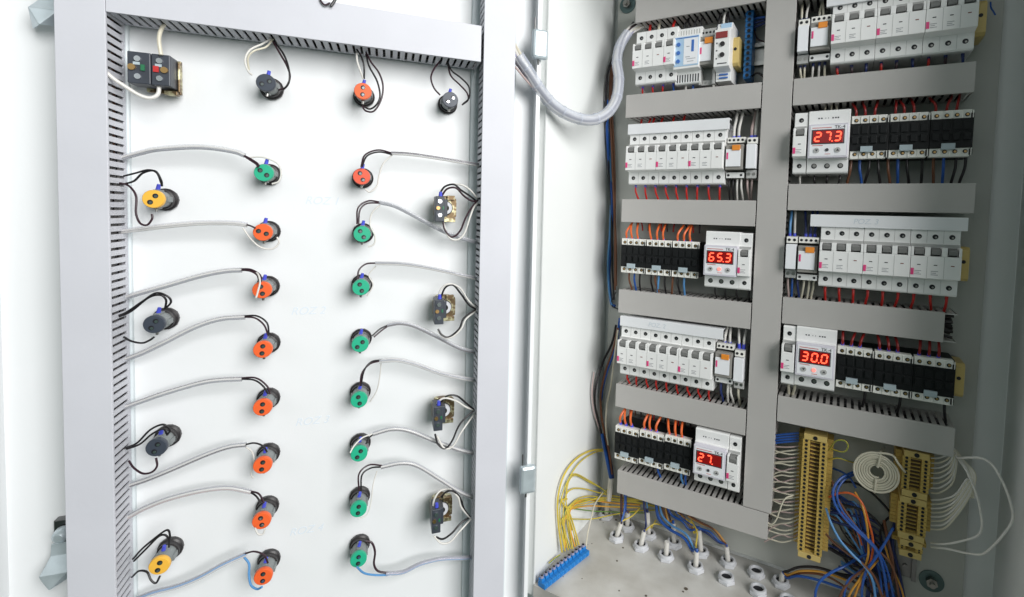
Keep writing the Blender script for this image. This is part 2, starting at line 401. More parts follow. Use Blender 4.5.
OC = [('cap_green',263.5,172.7,-.9,'green capped lamp at the head of the middle column of orange lamps'),
      ('cap_orange',262.5,232.3,-1.2,'orange capped lamp just below the green one in the middle column of the door'),
      ('cap_orange',261.7,289.8,-.2,'orange capped lamp second among the orange ones, white wire hanging over its face'),
      ('cap_orange',262.5,349.2,.1,'orange capped lamp third among the orange ones of the middle column'),
      ('cap_orange',262.3,407,.1,'orange capped lamp fourth among the orange ones of the middle column'),
      ('cap_orange',262.3,464.8,.15,'orange capped lamp fifth among the orange ones, white wire curling down beside it'),
      ('cap_orange',261.3,520.2,-.15,'orange capped lamp second from the bottom of the middle column, small white loop below it'),
      ('cap_orange',262.9,576,.05,'lowest orange capped lamp of the middle column, with a blue wire looped below it')]
for c,px,py,ro,lb in OC: lamp(px,py,c,ro,lb,GA)
GC = [('cap_red',361.5,176.5,-.4,'red capped lamp heading the column of green lamps'),
      ('cap_green',362,234,-.5,'green capped lamp directly below the red one, white wire curling round its right side'),
      ('cap_green',360.8,287.3,-.3,'green capped lamp second from the top of the green column'),
      ('cap_green',360,344,.8,'green capped lamp third from the top of the green column, wired from its upper right'),
      ('cap_green',359,399.5,-.2,'green capped lamp fourth from the top of the green column'),
      ('cap_green',359,453.2,.5,'green capped lamp fifth from the top, thin white wire across its face'),
      ('cap_green',358.4,508.7,.1,'green capped lamp second from the bottom of the green column'),
      ('cap_green',358.4,558.8,.05,'lowest green capped lamp with a blue wire at its foot')]
for c,px,py,ro,lb in GC: lamp(px,py,c,ro,lb,GA)
LC = [('cap_yellow',152.9,199,.6,'upper yellow capped lamp beside the left door duct'),
      ('cap_black',153.6,324,.5,'upper black capped lamp beside the left door duct, below the upper yellow one'),
      ('cap_black',156,447,.4,'lower black capped lamp beside the left door duct, above the lower yellow one'),
      ('cap_yellow',158.8,565,.25,'lower yellow capped lamp at the bottom beside the left door duct')]
for c,px,py,ro,lb in LC: lamp(px,py,c,ro,lb,GA)

# ------------------------------------------------------------------ selector switches
def make_selector():
    r = empty('selector_switch', (0,0,0))
    mb = MB(); mb.box(-.013,.013,-.0500,-.006,-.0125,.0125)
    # toothed zinc mounting bracket
    mb = MB()
    poly = []
    for k in range(36):
        a = k*2*PI/36; rr = .0172 if k%4 in (0,1) else .0158
        x = max(-.0150,min(.0150, rr*1.10*math.cos(a))); z = max(-.0165,min(.0165, rr*1.10*math.sin(a))); poly.append((x,z))
    vs = [(x,-.014,z) for x,z in poly]+[(x,-.022,z) for x,z in poly]; n = len(poly)
    mb.add(vs, [tuple(range(n))[::-1],tuple(range(n,2*n))]+[(i,(i+1)%n,(i+1)%n+n,i+n) for i in range(n)])
    mb.box(-.004,.0135,-.026,-.0225,-.019,-.013); mb.box(.002,.012,-.028,-.0225,.011,.017)
    mb.cyl((0,-.0002,0),(0,-1,0),.0115,.0135,24)
    mb.build('bracket', 'passivate', r, bevel=.0004)
    mb = MB(); mb.lathe([(.0045,-.0285),(.0082,-.0285),(.0090,-.0265),(.0090,-.0222)], axis=(0,1,0)); mb.build('collar', 'gland', r, smooth=True)
    mb = MB(); mb.lathe([(.0088,-.0222),(.0100,-.0230),(.0100,-.0240),(.0090,-.0250)], axis=(0,1,0)); mb.build('lever_ring', 'nut_black', r, smooth=True)
    mb = MB(); mb.box(-.0150,-.0035,-.050,-.0222,-.0180,.0150); mb.box(-.0040,.0010,-.042,-.0222,-.0115,.0115)
    cbk = mb.build('contact_block', 'charcoal', r, bevel=.0008)
    for z in (-.0095,.0085):
        MB().cyl((-.0095,-.0502,z),(0,-1,0),.0027,.0014,14).build('screw', 'screw_bright', cbk)
    MB().cyl((-.0118,-.0502,-.0004),(0,-1,0),.0024,.0022,12).build('plunger', 'brass', cbk)
    MB().box(-.0062,-.0042,-.0508,-.0500,-.002,.002).build('indicator', 'plunger_green', cbk)
    mb = MB(); mb.cyl((-.0085,-.044,.0150),(0,-.2,1),.0026,.006,10,.002); mb.build('ferrule', 'ferrule', r, smooth=True)
    return r
SP = None
for i,(px,py,lb) in enumerate(((447,208,'topmost of the four zinc backed selector switches beside the right door duct'),(446,310,'second from the top of the zinc backed selector switches beside the right door duct'),
       (445,415.5,'third from the top of the zinc backed selector switches beside the right door duct'),(443,517,'lowest of the four zinc backed selector switches beside the right door duct'))):
    if SP is None: SP = make_selector()
    t, z = dtz(px, py, .675)
    place(SP, i>0, dq(t, DN-.0001, z), lb, 'switch', 'selector switches beside the right door duct', DA)
# double contact block at top left
t, z = dtz(151.5, 69, .683)
r = empty('double_switch', dq(t, DN-.0001, z), DA, 'black double contact switch with red and green plungers, top left of the door', 'switch')
mb = MB(); mb.box(-.013,.0192,-.014,-.009,-.0210,.0170); mb.box(.0172,.0192,-.018,-.014,-.0190,.015); mb.box(.006,.018,-.022,-.014,-.0235,-.019); mb.cyl((0,-.0002,0),(0,-1,0),.0115,.012,24); mb.build('bracket', 'passivate', r, bevel=.0005)
for x0,x1,pl in ((-.0215,-.0008,'plunger_green'),(-.0002,.0168,'plunger_red')):
    blk = B('contact_block', 'charcoal', r, (x0,x1,-.0370,-.0142,-.0170,.0170), bevel=.001)
    xc = (x0+x1)/2-.001
    for zz in (-.0095,.0095): MB().cyl((xc,-.0371,zz),(0,-1,0),.0030,.0014,14).build('screw', 'screw_bright', blk)
    MB().cyl((xc+(-.005 if pl=='plunger_green' else .0045),-.0371,0),(0,-1,0),.0034,.0020,14).build('brass_stud', 'brass', blk)
    MB().box(xc+(.003 if pl=='plunger_green' else -.0055),xc+(.0065 if pl=='plunger_green' else -.0005),-.0386,-.0371,-.003,.0035).build('plunger', pl, blk)
    B('label_mark', 'tab', blk, (xc-.004,xc+.002,-.0376,-.0371,.003,.006))

# ------------------------------------------------------------------ door wiring
def dpath(pts, d0, d1, w=0):
    n = len(pts)-1; out = []
    for i,(x,y) in enumerate(pts):
        s = i/n; out.append(dp(x, y, d0+(d1-d0)*s - w*math.sin(PI*s)))
    return out
def offs(path, a):   # sideways copy of a path, kept within the sleeve
    return [p+Vector((0,0,a[1]))+NV*a[0] for p in path]
def sleeve(pts, label, d0=.703, d1=.690, w=.004, inner=('w_plum','w_white','w_grey'), rad=.0032):
    path = dpath(pts, d0, d1, w)
    r = empty('sleeved_cable', path[0], 0, label, 'cable', 'sleeved cables running from the door ducts to the lamps')
    L = path[0]
    o = MB().tube([p-L for p in path], rad, 12, 8).build('sleeve', 'clear_sleeve', r, smooth=True)
    for k,mt in enumerate(inner):
        a = 2*PI*k/len(inner)+.6; q = [p-L for p in offs(path, (.0016*math.cos(a), .0016*math.sin(a)))]
        MB().tube(q, .0011, 6, 8).build('conductor', mt, r, smooth=True)
    return r
def tail(r, pts, mt, d0, d1, w=0, rad=.00105):   # wires leaving the sleeve: parts of the same cable
    L = Vector(r.location); q = [p-L for p in dpath(pts, d0, d1, w)]
    return MB().tube(q, rad, 8, 7).build('conductor', mt, r, smooth=True)
c = sleeve([(122,158),(140,153),(160,149),(200,147),(232,151),(245,155.5)],'sleeved cable arching to the green lamp of the middle column')
tail(c,[(243,155),(250,158.5),(257,163),(259,166)],'w_plum',.690,.678); tail(c,[(243,155),(250,160),(256,164),(258,167)],'w_plum',.690,.678)
tail(c,[(246,158),(262,157),(277,163),(281,172),(279,181),(272,184)],'w_white',.692,.690)
c = sleeve([(121,231.5),(140,229),(165,226),(200,223),(232,223),(247,225)],'sleeved cable running nearly straight to the first orange lamp of the middle column',inner=('w_lilac','w_white','w_white'))
tail(c,[(246,224.5),(251,226),(255,228)],'w_plum',.690,.678); tail(c,[(243,228),(250,238),(260,247),(272,249),(279,243),(277,237)],'w_white',.692,.690)
c = sleeve([(127,297),(140,293),(165,286),(200,276),(225,271),(242,270)],'sleeved cable rising to the second orange lamp of the middle column')
tail(c,[(240,270),(250,271),(257,275),(259,281)],'w_plum',.690,.678,.004); tail(c,[(240,269),(251,269.5),(260,275),(261,282)],'w_plum',.690,.678,.004)
tail(c,[(243,270),(256,272),(260,281),(258,291),(256,298)],'w_white',.690,.652,0,.0010)
c = sleeve([(126,359),(142,353),(165,342),(195,327),(220,319),(245,317)],'sleeved cable rising to the third orange lamp of the middle column')
tail(c,[(243,317),(255,318),(264,325),(268,335)],'w_plum',.690,.680,.004); tail(c,[(243,316),(257,316),(267,323),(269,335)],'w_black',.690,.680,.004)
c = sleeve([(125,407),(142,401),(165,393),(200,383),(220,380),(242,379)],'sleeved cable rising to the fourth orange lamp of the middle column')
tail(c,[(240,379),(254,380),(263,386),(268,394)],'w_black',.690,.680,.004); tail(c,[(240,378),(256,378),(267,386),(270,394)],'w_plum',.690,.680,.004)
c = sleeve([(130,485),(148,479),(170,470),(205,455),(228,447),(246,444.5)],'sleeved cable rising to the fifth orange lamp of the middle column',inner=('w_grey','w_white','w_plum'))
tail(c,[(244,445),(254,443),(263,446),(267,452)],'w_black',.690,.680,.004); tail(c,[(246,447),(252,452),(254,462),(251,473),(253,478)],'w_white',.695,.70)
c = sleeve([(128,517),(145,508),(168,499),(200,491),(228,488),(251,492)],'sleeved cable arching to the sixth orange lamp of the middle column',inner=('w_grey','w_white','w_rose'))
tail(c,[(250,492),(256,496),(261,503)],'w_black',.690,.680); tail(c,[(250,491),(259,494),(264,503)],'w_plum',.690,.680,.003); tail(c,[(255,528),(258,534),(263,534),(265,529)],'w_white',.672,.672)
c = sleeve([(136,599),(155,592),(178,586),(200,577),(222,565),(246,554)],'sleeved cable rising from the lower left to the lowest orange lamp',inner=('w_grey','w_lblue','w_white'))
tail(c,[(244,554),(254,551.5),(264,555),(268,563)],'w_plum',.690,.680,.004); tail(c,[(244,557),(249,564),(249,575),(251,585),(257,589),(262,587)],'w_lblue',.694,.675,0,.0013)
# right column sleeves
def sl2(pts, label, **k): return sleeve(pts, label, d0=.700, d1=.690, **k)
c = sl2([(480,165),(462,162),(435,157.5),(410,154),(391,153)],'sleeved cable from the right duct to the red lamp',inner=('w_white','w_plum','w_white'),rad=.0026)
tail(c,[(392,153),(378,150),(365,155),(361,167)],'w_plum',.690,.676,.006); tail(c,[(392,154.5),(379,152),(367,156),(362,167)],'w_black',.690,.676,.006)
tail(c,[(392,155),(383,164),(379,176),(377,186),(370,192),(365,189)],'w_white',.692,.690)
c = sl2([(480,243),(462,238),(441,230),(415,216),(395,206),(379,202)],'sleeved cable slanting past the topmost selector switch to the first green lamp',inner=('w_white','w_grey','w_grey'))
tail(c,[(380,202),(368,201),(358,208),(357,224)],'w_plum',.690,.676,.006); tail(c,[(380,203),(367,203.5),(360,210),(358.5,224)],'w_plum',.690,.676,.004)
tail(c,[(380,205),(372,213),(370,224),(375,236),(374,244),(368,247)],'w_white',.692,.690)
c = sl2([(480,279),(462,275),(435,269),(405,264),(375,263)],'sleeved cable running nearly level to the second green lamp of the green column',inner=('w_white','w_grey','w_white'),rad=.0026)
tail(c,[(376,263),(366,264),(359,270),(357.5,279)],'w_plum',.690,.676,.004); tail(c,[(376,266),(369,275),(373,285),(367,296)],'w_white',.696,.70,0,.0008)
c = sl2([(480,353),(460,348),(438,337),(415,326),(400,323),(387,325)],'sleeved cable from the right duct to the third green lamp of the green column',inner=('w_white','w_grey','w_plum'))
tail(c,[(388,325),(380,329),(372,336)],'w_black',.690,.680); tail(c,[(388,326),(381,331),(374,337)],'w_plum',.690,.680)
c = sl2([(480,381),(462,378),(440,373),(415,364),(397,360),(379,361)],'sleeved cable from the right duct to the fourth green lamp of the green column',inner=('w_white','w_grey','w_white'))
tail(c,[(380,361),(370,364),(362,373),(360,386)],'w_plum',.690,.676,.005); tail(c,[(381,360),(371,362),(364,371),(361,386)],'w_black',.690,.676,.005); tail(c,[(381,363),(380,375),(377,390),(370,402)],'w_white',.700,.704,0,.0008)
c = sl2([(479,454),(460,450),(435,441),(410,431),(392,429),(373,434)],'sleeved cable from the right duct to the fifth green lamp of the green column',inner=('w_grey','w_white','w_plum'))
tail(c,[(374,434),(369,438),(366,444)],'w_black',.690,.680); tail(c,[(372,434),(362,438),(354,446),(350,453)],'w_white',.672,.655,0,.0009)
c = sl2([(479,499),(462,493),(441,480),(418,466),(402,463),(381,467)],'sleeved cable from the right duct to the sixth green lamp of the green column',inner=('w_grey','w_white','w_plum'))
tail(c,[(382,467),(371,468),(362,475),(361,491)],'w_black',.690,.674,.006); tail(c,[(382,465.5),(369,465),(359,474),(359,491)],'w_plum',.690,.674,.006); tail(c,[(377,471),(373,485),(371,502),(367,515),(358,519)],'w_white',.695,.68,0,.0008)
c = sl2([(479,557),(460,558),(440,559),(420,564),(403,572),(386,573.5)],'sleeved cable from the right duct sagging to the lowest green lamp',inner=('w_grey','w_lilac','w_lblue'))
tail(c,[(388,573),(378,571),(374,564),(375,552),(372,543),(366,541)],'w_plum',.690,.690,.002,.0014); tail(c,[(388,575),(375,575),(364,573),(357,567)],'w_lblue',.692,.672,0,.0013)

def dwire(pts, mt, label, d0=.700, d1=.680, w=.01, group='loose wires on the door', rad=.0011):
    return wire(dpath(pts, d0, d1, w), rad, mt, label, group, res=7)
for lamp_nm, items in (('upper yellow lamp beside the left duct', [([(124,176),(136,173),(148,170),(157,173),(162,185)],'upper black'),([(124,184),(134,181),(143,173),(155,171),(161,180),(162,186)],'lower black')]),
    ('upper black lamp beside the left duct', [([(112,317),(125,313),(143,301),(156,293),(167,296),(171,302),(165,309)],'upper black'),([(112,319),(130,312),(148,298),(160,295),(166,300),(165,309)],'lower black')]),
    ('lower black lamp beside the left duct', [([(125,448),(137,443),(150,430),(163,424.5),(170,430),(167,435)],'upper black'),([(127,449),(140,444),(152,434),(163,429),(167,434)],'lower black')]),
    ('lower yellow lamp beside the left duct', [([(133,559),(142,549),(155,538),(167,530),(170,536),(169,547)],'upper black'),([(134,561),(146,549),(158,537),(165,535),(169,540),(169,547)],'lower black')])):
    for pts,w_ in items: dwire(pts, 'w_black', w_+' wire of the pair looping to the '+lamp_nm, .695, .680, .012)
dwire([(120,183),(129,186),(136,196),(136,213),(140,223),(147,225),(152,219),(152,214)],'w_plum','dark wire hooking up under the upper yellow lamp from the duct',.695,.675,.008)
dwire([(124,337),(131,341),(142,343),(150,340),(154,337)],'w_black','dark wire hooking up under the upper black lamp of the left column',.695,.675,.005)
dwire([(129,461),(134,468),(143,473.5),(152,472),(157,466),(156,458)],'w_plum','dark wire hooking up under the lower black lamp of the left column',.695,.675,.008)
dwire([(132,577),(139,571),(147,572),(151,580),(156,583),(160,576)],'w_black','dark wire hooking up under the lower yellow lamp of the left column',.695,.675,.008)
# under the top duct
dwire([(272,38),(262,44),(250,50),(245,60),(248,71),(252,75)],'w_white','outer white wire from the door top duct to the left black lamp',.695,.685)
dwire([(273,39),(266,47),(254,51),(248,58),(249,70)],'w_cream','inner white wire from the door top duct to the left black lamp',.695,.685)
dwire([(272,40),(279,52),(287,66),(290,77),(286,87),(279,90)],'w_plum','outer dark wire from the door top duct to the left black lamp',.695,.680)
dwire([(274,41),(284,55),(289,70),(289,82),(284,89),(279,90)],'w_black','inner dark wire from the door top duct to the left black lamp',.695,.684,.014)
dwire([(357,50),(357,60),(360,70),(363,79)],'w_white','white wire dropping from the top duct to the orange lamp below it',.695,.680)
dwire([(355,47),(361,56),(364,67),(364,79)],'w_black','short dark wire dropping from the top duct to the orange lamp below it',.695,.680)
dwire([(366,52),(371,62),(379,73),(383,86),(381,100),(374,111),(366,111),(362,106)],'w_plum','outermost dark wire looping right around the orange lamp below the top duct',.695,.680)
dwire([(366,54),(369,66),(377,81),(380,95),(377,104),(370,109),(363,106)],'w_black','innermost dark wire looping right around the orange lamp below the top duct',.695,.680,.014)
dwire([(441,60),(434,69),(431,78),(434,88),(440,95)],'w_plum','single dark wire curving left from the top duct to the right black lamp',.695,.680)
dwire([(448,63),(452,71),(461,78),(469,87),(469,98),(463,104)],'w_black','outer dark wire curving right from the top duct to the right black lamp',.695,.680)
dwire([(448,65),(451,76),(460,85),(467,93),(468,100),(462,105)],'w_plum','inner dark wire curving right from the top duct to the right black lamp',.695,.682)
dwire([(319,-6),(321,1),(325,5),(330,3)],'w_plum','thin plum wire poking out above the door top duct',.668,.666,0)
dwire([(337,-6),(335,0),(331,6)],'w_black','thick black wire poking out above the door top duct',.668,.666,0,rad=.0017)
dwire([(166,22),(161,30),(159,40),(161,55)],'w_cream','thick white wire dropping from the top duct behind the double switch',.695,.680,.004,rad=.0020)
dwire([(106,72),(114,79),(126,87),(139,95),(150,98),(158,94),(159,84)],'w_white','thick white wire looping from the left duct under the double switch',.675,.690,.0,rad=.0020)
# selector wiring
SW = [('topmost',[([(440,193),(445,186.5),(454,184.5),(461,190),(470,196),(476,201)],'w_black','upper'),([(441,197),(447,189),(456,188),(464,196),(472,201),(477,201)],'w_plum','middle'),([(443,221),(445,230),(452,237),(460,231),(466,217),(472,207),(478,200)],'w_plum','lower'),
        ([(443,222),(448,236),(456,240),(464,234),(470,217),(474,207),(478,203)],'w_white','lower'),([(452,184),(462,185),(470,190),(477,198)],'w_white','upper')]),
      ('second',[([(438,299),(441,289),(449,284),(460,288),(468,300),(476,308)],'w_white','upper'),([(440,300),(445,288),(453,285),(461,294),(469,305),(476,309)],'w_black','upper'),([(438,329),(442,335),(449,337),(459,329),(464,318),(476,309)],'w_black','lower'),([(438,331),(444,337),(452,337),(461,329),(466,319),(476,311)],'w_white','lower')]),
      ('third',[([(437,408),(438,402),(445,398),(456,401),(466,407),(474,410)],'w_white','upper'),([(440,403),(447,396),(457,396),(466,403),(474,410)],'w_black','upper'),([(435,434),(438,444),(445,448.5),(452,441),(460,424),(474,410)],'w_black','lower'),([(437,436),(444,448),(453,446),(462,431),(475,413)],'w_white','lower')]),
      ('lowest',[([(433,511),(434,500),(440,491),(449,489)],'w_white','left'),([(441,497),(446,492),(453,491),(460,498),(464,509),(470,517)],'w_black','upper'),([(436,537),(443,539),(452,533),(461,523),(470,517)],'w_black','lower'),([(434,536),(441,543),(450,542),(459,532),(471,519)],'w_white','lower'),([(450,489),(458,497),(461,507),(470,518)],'w_white','upper')])]
for nm, items in SW:
    for pts, mt, w_ in items:
        dwire(pts, mt, f"{w_} {'white' if mt=='w_white' else ('plum' if mt=='w_plum' else 'black')} wire between the {nm} selector switch and the right door duct", .682, .690, .006, 'wires of the selector switches', .0013)

# ================================================================== CLEAR CONDUIT from door to cabinet
cp = [dp(512,46,.690), dp(518,56,.682)]
for x,y,Y in ((528,71,.585),(540,90,.605),(553,105,.63),(571,116,.66),(590,120,.69),(606,114,.72),(616,100,.745),(619,80,.765),(617,62,.780),(620,46,.790),(628,33,.800),(640,25,.812)):
    cp.append(pp(x,y,Y))
# keep the first points flowing smoothly from the door duct
r = empty('cable_conduit', cp[0], 0, 'clear spiral wrapped bundle of white wires looping from the door into the cabinet', 'conduit')
L = cp[0]
MB().tube([p-L for p in cp[1:-1]], .0088, 16, 9).build('clear_wrap', 'clear_wrap', r, smooth=True)
for k in range(7):
    a = 2*PI*k/7; rr = .0052 if k else .0
    q = []
    for i,p in enumerate(cp):
        aa = a+.25*i; q.append(p-L+Vector((math.cos(aa)*rr*.7, math.cos(aa)*rr*.5, math.sin(aa)*rr)))
    if True:
        e = cp[-1]-L+Vector((.018+.005*k, .010, .008+.0006*k)); q.append(e)
    MB().tube(q, .0021, 7, 6).build('conductor', ('w_white','w_cream','w_white','w_lilac','w_white','w_plum','w_white')[k], r, smooth=True)
# bands of tape along the wrap
dense = MB(); 
def cr_pts(P, res):
    Q=[];E=[P[0]*2-P[1]]+P+[P[-1]*2-P[-2]]
    for i in range(1,len(E)-2):
        p0,p1,p2,p3=E[i-1],E[i],E[i+1],E[i+2]
        for k in range(res):
            t=k/res; Q.append(.5*((2*p1)+(p2-p0)*t+(2*p0-5*p1+4*p2-p3)*t*t+(3*p1-p0-3*p2+p3)*t**3))
    return Q
dd = cr_pts(cp[1:-1], 10)
for k in range(8, len(dd)-3, 9):
    c0, c1 = dd[k]-L, dd[k+2]-L; mbk = MB(); ax=(c1-c0)
    mbk.lathe([(.0089,0),(.0093,.0004),(.0093,ax.length*.32),(.0089,ax.length*.4)], c0, ax, 18).build('wrap_edge', 'clear_wrap', r, smooth=True)
wire([dp(512,58,.690),dp(518,66,.684),pp(527,77,.585),pp(537,84,.60)], .0016, 'w_plum', 'dark plum wire entering the clear conduit just beside the right door duct', None)
wire([dp(512,64,.690),dp(517,69,.684),pp(526,80,.583),pp(536,91,.60)], .0014, 'w_rose', 'pale pink wire below the plum one where the conduit leaves the door duct', None)

# ================================================================== DIN RAILS
def rail(x0,x1,z,label,h=False):
    o = MB(); o.box(x0,x1,PL-.0015,PL-.0003,z-.0175,z+.0175); o.box(x0,x1,PL-.0075,PL-.0016,z-.0125,z-.0113); o.box(x0,x1,PL-.0075,PL-.0016,z+.0113,z+.0125); o.box(x0,x1,PL-.0087,PL-.0076,z-.0175,z-.0113); o.box(x0,x1,PL-.0087,PL-.0076,z+.0113,z+.0175)
    ob = o.build('mounting_rail', 'rail_zinc', None, loc=Vector((x0,PL,z))); tag(ob, label, 'rail', 'zinc mounting rails behind the devices')
for x0,x1,z,lb in ((-.335,-.125,.264,'zinc rail holding the top left breaker row'),(-.338,-.125,.0985,'zinc rail holding the second left breaker row'),(-.340,-.122,-.0625,'zinc rail holding the left contactors and the 65.3 display'),
                   (-.338,-.122,-.228,'zinc rail holding the lowest left breaker row'),(-.338,-.122,-.378,'zinc rail holding the left contactors and the blank-digit display'),
                   (-.077,.140,.264,'zinc rail holding the top right breaker row'),(-.077,.1345,.115,'zinc rail holding the contactors right of the 27.3 display'),
                   (-.077,.142,-.047,'zinc rail holding the middle right breaker row'),(-.077,.140,-.195,'zinc rail holding the contactors right of the 30.0 display')):
    rail(x0,x1,z,lb)

# ================================================================== BREAKERS
MW = .0177
def make_breaker(n):
    r = empty('circuit_breaker', (0,0,0)); Wd = n*MW-.0004
    x0 = -Wd/2; x1 = Wd/2
    mb = MB()
    prof = [(-.009,-.0435),(-.0600,-.0435),(-.0620,-.0415),(-.0620,-.0225),(-.0780,-.0205),(-.0780,.0080),(-.0660,.0080),(-.0660,.0225),(-.0620,.0235),(-.0620,.0415),(-.0600,.0435),(-.009,.0435)]
    mb.prism(prof, x0, x1)
    for k in range(n+1):
        c = x0+k*(Wd/n); a = max(x0, c-.0030); b_ = min(x1, c+.0030)
        mb.prism([(-.0661,.0081),(-.0779,.0081),(-.0775,.0192),(-.0661,.0192)], a, b_)
    bd = mb.build('body', 'white_plastic', r, bevel=.0005)
    gm = MB()
    for k in range(1,n):
        c = x0+k*(Wd/n); gm.box(c-.00022,c+.00022,-.0782,-.0779,-.0200,.0068); gm.box(c-.00018,c+.00018,-.0622,-.0619,-.0410,-.0235); gm.box(c-.00018,c+.00018,-.0622,-.0619,.0240,.0410)
    gm.box(x0+.0002,x1-.0002,-.0665,-.0655,.0196,.0232)
    gm.build('seam', 'grey_light', bd)
    for k in range(n):
        c = x0+(k+.5)*(Wd/n)
        tm = MB(); tm.box(c-.0052,c+.0052,-.0678,-.0662,.0082,.0188); tm.prism([(-.0680,.0090),(-.0772,.0100),(-.0780,.0155),(-.0740,.0180),(-.0680,.0180)], c-.0048, c+.0048)
        tm.build('toggle', 'grey_toggle', r, bevel=.0004)
        for z in (-.0325,.0325):
            sm = MB().cyl((c,-.0619,z),(0,-1,0),.0032,.0004,14).build('terminal_hole', 'hole', r)
            MB().cyl((c+.0007,-.0623,z-.0006),(0,-1,0),.0013,.0002,10).build('terminal_screw', 'screw', sm)
        MB().box(c-.0018,c+.0018,-.0784,-.0780,-.0038,-.0027).build('status_flag', 'flag_red' if (k==n-1 and n==3) else 'print_dark', bd)
        pm = MB()
        for j in range(3): pm.box(c-.0045,c+.0030-(j%2)*.002,-.07815,-.0780,-.0115-j*.0022,-.0107-j*.0022)
        if k < n-1 or n == 1: pm.build('printed_text', 'print_grey', bd)
    MB().box(x0+.0004,x0+.0038,-.0785,-.0780,-.0165,-.0080).build('maker_mark', 'pink', bd)
    return r
BP = {}
def breaker(n, xc, z, label, group='white three pole circuit breakers'):
    used = n in BP
    if not used: BP[n] = make_breaker(n)
    return place(BP[n], used, (xc, PL-.0001, z), label, 'circuit breaker', group)
ROW9 = [('second row of the left column', -.3285, .0985), ('fourth row of the left column', -.3320, -.2275),
        ('top row of the right column', -.0320, .2640), ('third row of the right column', -.0320, -.0465)]
for nm, x0, z in ROW9:
    for k,wd in enumerate(('leftmost','middle','rightmost')):
        breaker(3, x0+(k+.5)*3*MW, z, f'{wd} white three pole breaker in the {nm}')
breaker(3, -.3225+1.5*MW, .264, 'white three pole breaker in the top left row beside the conduit')
G1 = 'slim white single pole breakers'
breaker(1, -.3225+3.5*MW, .264, 'white single pole breaker between the top left three pole breaker and the blue phase relay', G1)
breaker(1, -.1325, -.0625, 'white single pole breaker right of the 65.3 display', G1)
breaker(1, -.1350, -.3790, 'white single pole breaker right of the blank-digit 27 display', G1)
breaker(1, -.0645, .1130, 'white single pole breaker left of the 27.3 display', G1)
breaker(1, -.0657, -.1957, 'white single pole breaker left of the 30.0 display', G1)
# long white busbar covers
for x0,x1,z0,z1,lb in ((-.3310,-.1645,.1385,.1555,'long white busbar cover above the second left breaker row'),(-.3335,-.1600,-.1860,-.1695,'long white busbar cover above the lowest left breaker row'),
                       (-.0460,.1330,-.0055,.0115,'long white busbar cover above the middle right breaker row'),(-.0400,.1280,.2990,.3160,'long white busbar cover above the top right breaker row')):
    o = MB(); o.box(x0,x1,.784,.7855,z0,z1); o.box(x0,x1,.7856,.800,z1-.0015,z1); o.box(x0,x1,.7856,.7900,z0,z0+.0012); o.box(x0+.004,x1-.004,.7905,.832,z0+.004,z1-.004)
    ob = o.build('busbar_cover', 'white_strip', None, bevel=.0004, loc=Vector((x0,.79,z0))); tag(ob, lb, 'busbar cover', 'white busbar covers')
    if 'right' in lb and 'middle' in lb or 'lowest' in lb:
        text('POZ. 2' if 'lowest' in lb else 'POZ. 3', .010, 'handwriting', 'pencil', ob, ((x1-x0)*.38, -.0062, .0085), depth=.0001, shear=.2)

# ================================================================== TEMPERATURE RELAYS WITH DISPLAYS
SEG = {'0':'abcdef','1':'bc','2':'abged','3':'abgcd','5':'afgcd','6':'afgedc','7':'abc',' ':''}
def make_digit_mesh(ch, r, x, z, w, h, y, th, shear=.12):
    mb = MB(); H = h/2; W2 = w/2; s = th/2
    segs = {'a':((-W2,H),(W2,H)),'g':((-W2,0),(W2,0)),'d':((-W2,-H),(W2,-H)),'f':((-W2,H),(-W2,0)),'b':((W2,H),(W2,0)),'e':((-W2,0),(-W2,-H)),'c':((W2,0),(W2,-H))}
    for sg in SEG[ch]:
        (x0,z0),(x1,z1) = segs[sg]; hor = abs(z0-z1) < 1e-9
        g = .0003
        if hor: pts = [(x0+g,z0),(x0+g+s,z0+s),(x1-g-s,z0+s),(x1-g,z0),(x1-g-s,z0-s),(x0+g+s,z0-s)]
        else: pts = [(x0,z0-g),(x0+s,z0-g-s),(x0+s,z1+g+s),(x0,z1+g),(x0-s,z1+g+s),(x0-s,z0-g-s)]
        pts = [(x+px+pz*shear, z+pz) for px,pz in pts]; n = 6
        vs = [(a,y,b_) for a,b_ in pts]+[(a,y-.0003,b_) for a,b_ in pts]
        mb.add(vs, [tuple(range(n))[::-1],tuple(range(n,2*n))]+[(i,(i+1)%n,(i+1)%n+n,i+n) for i in range(n)])
    return mb
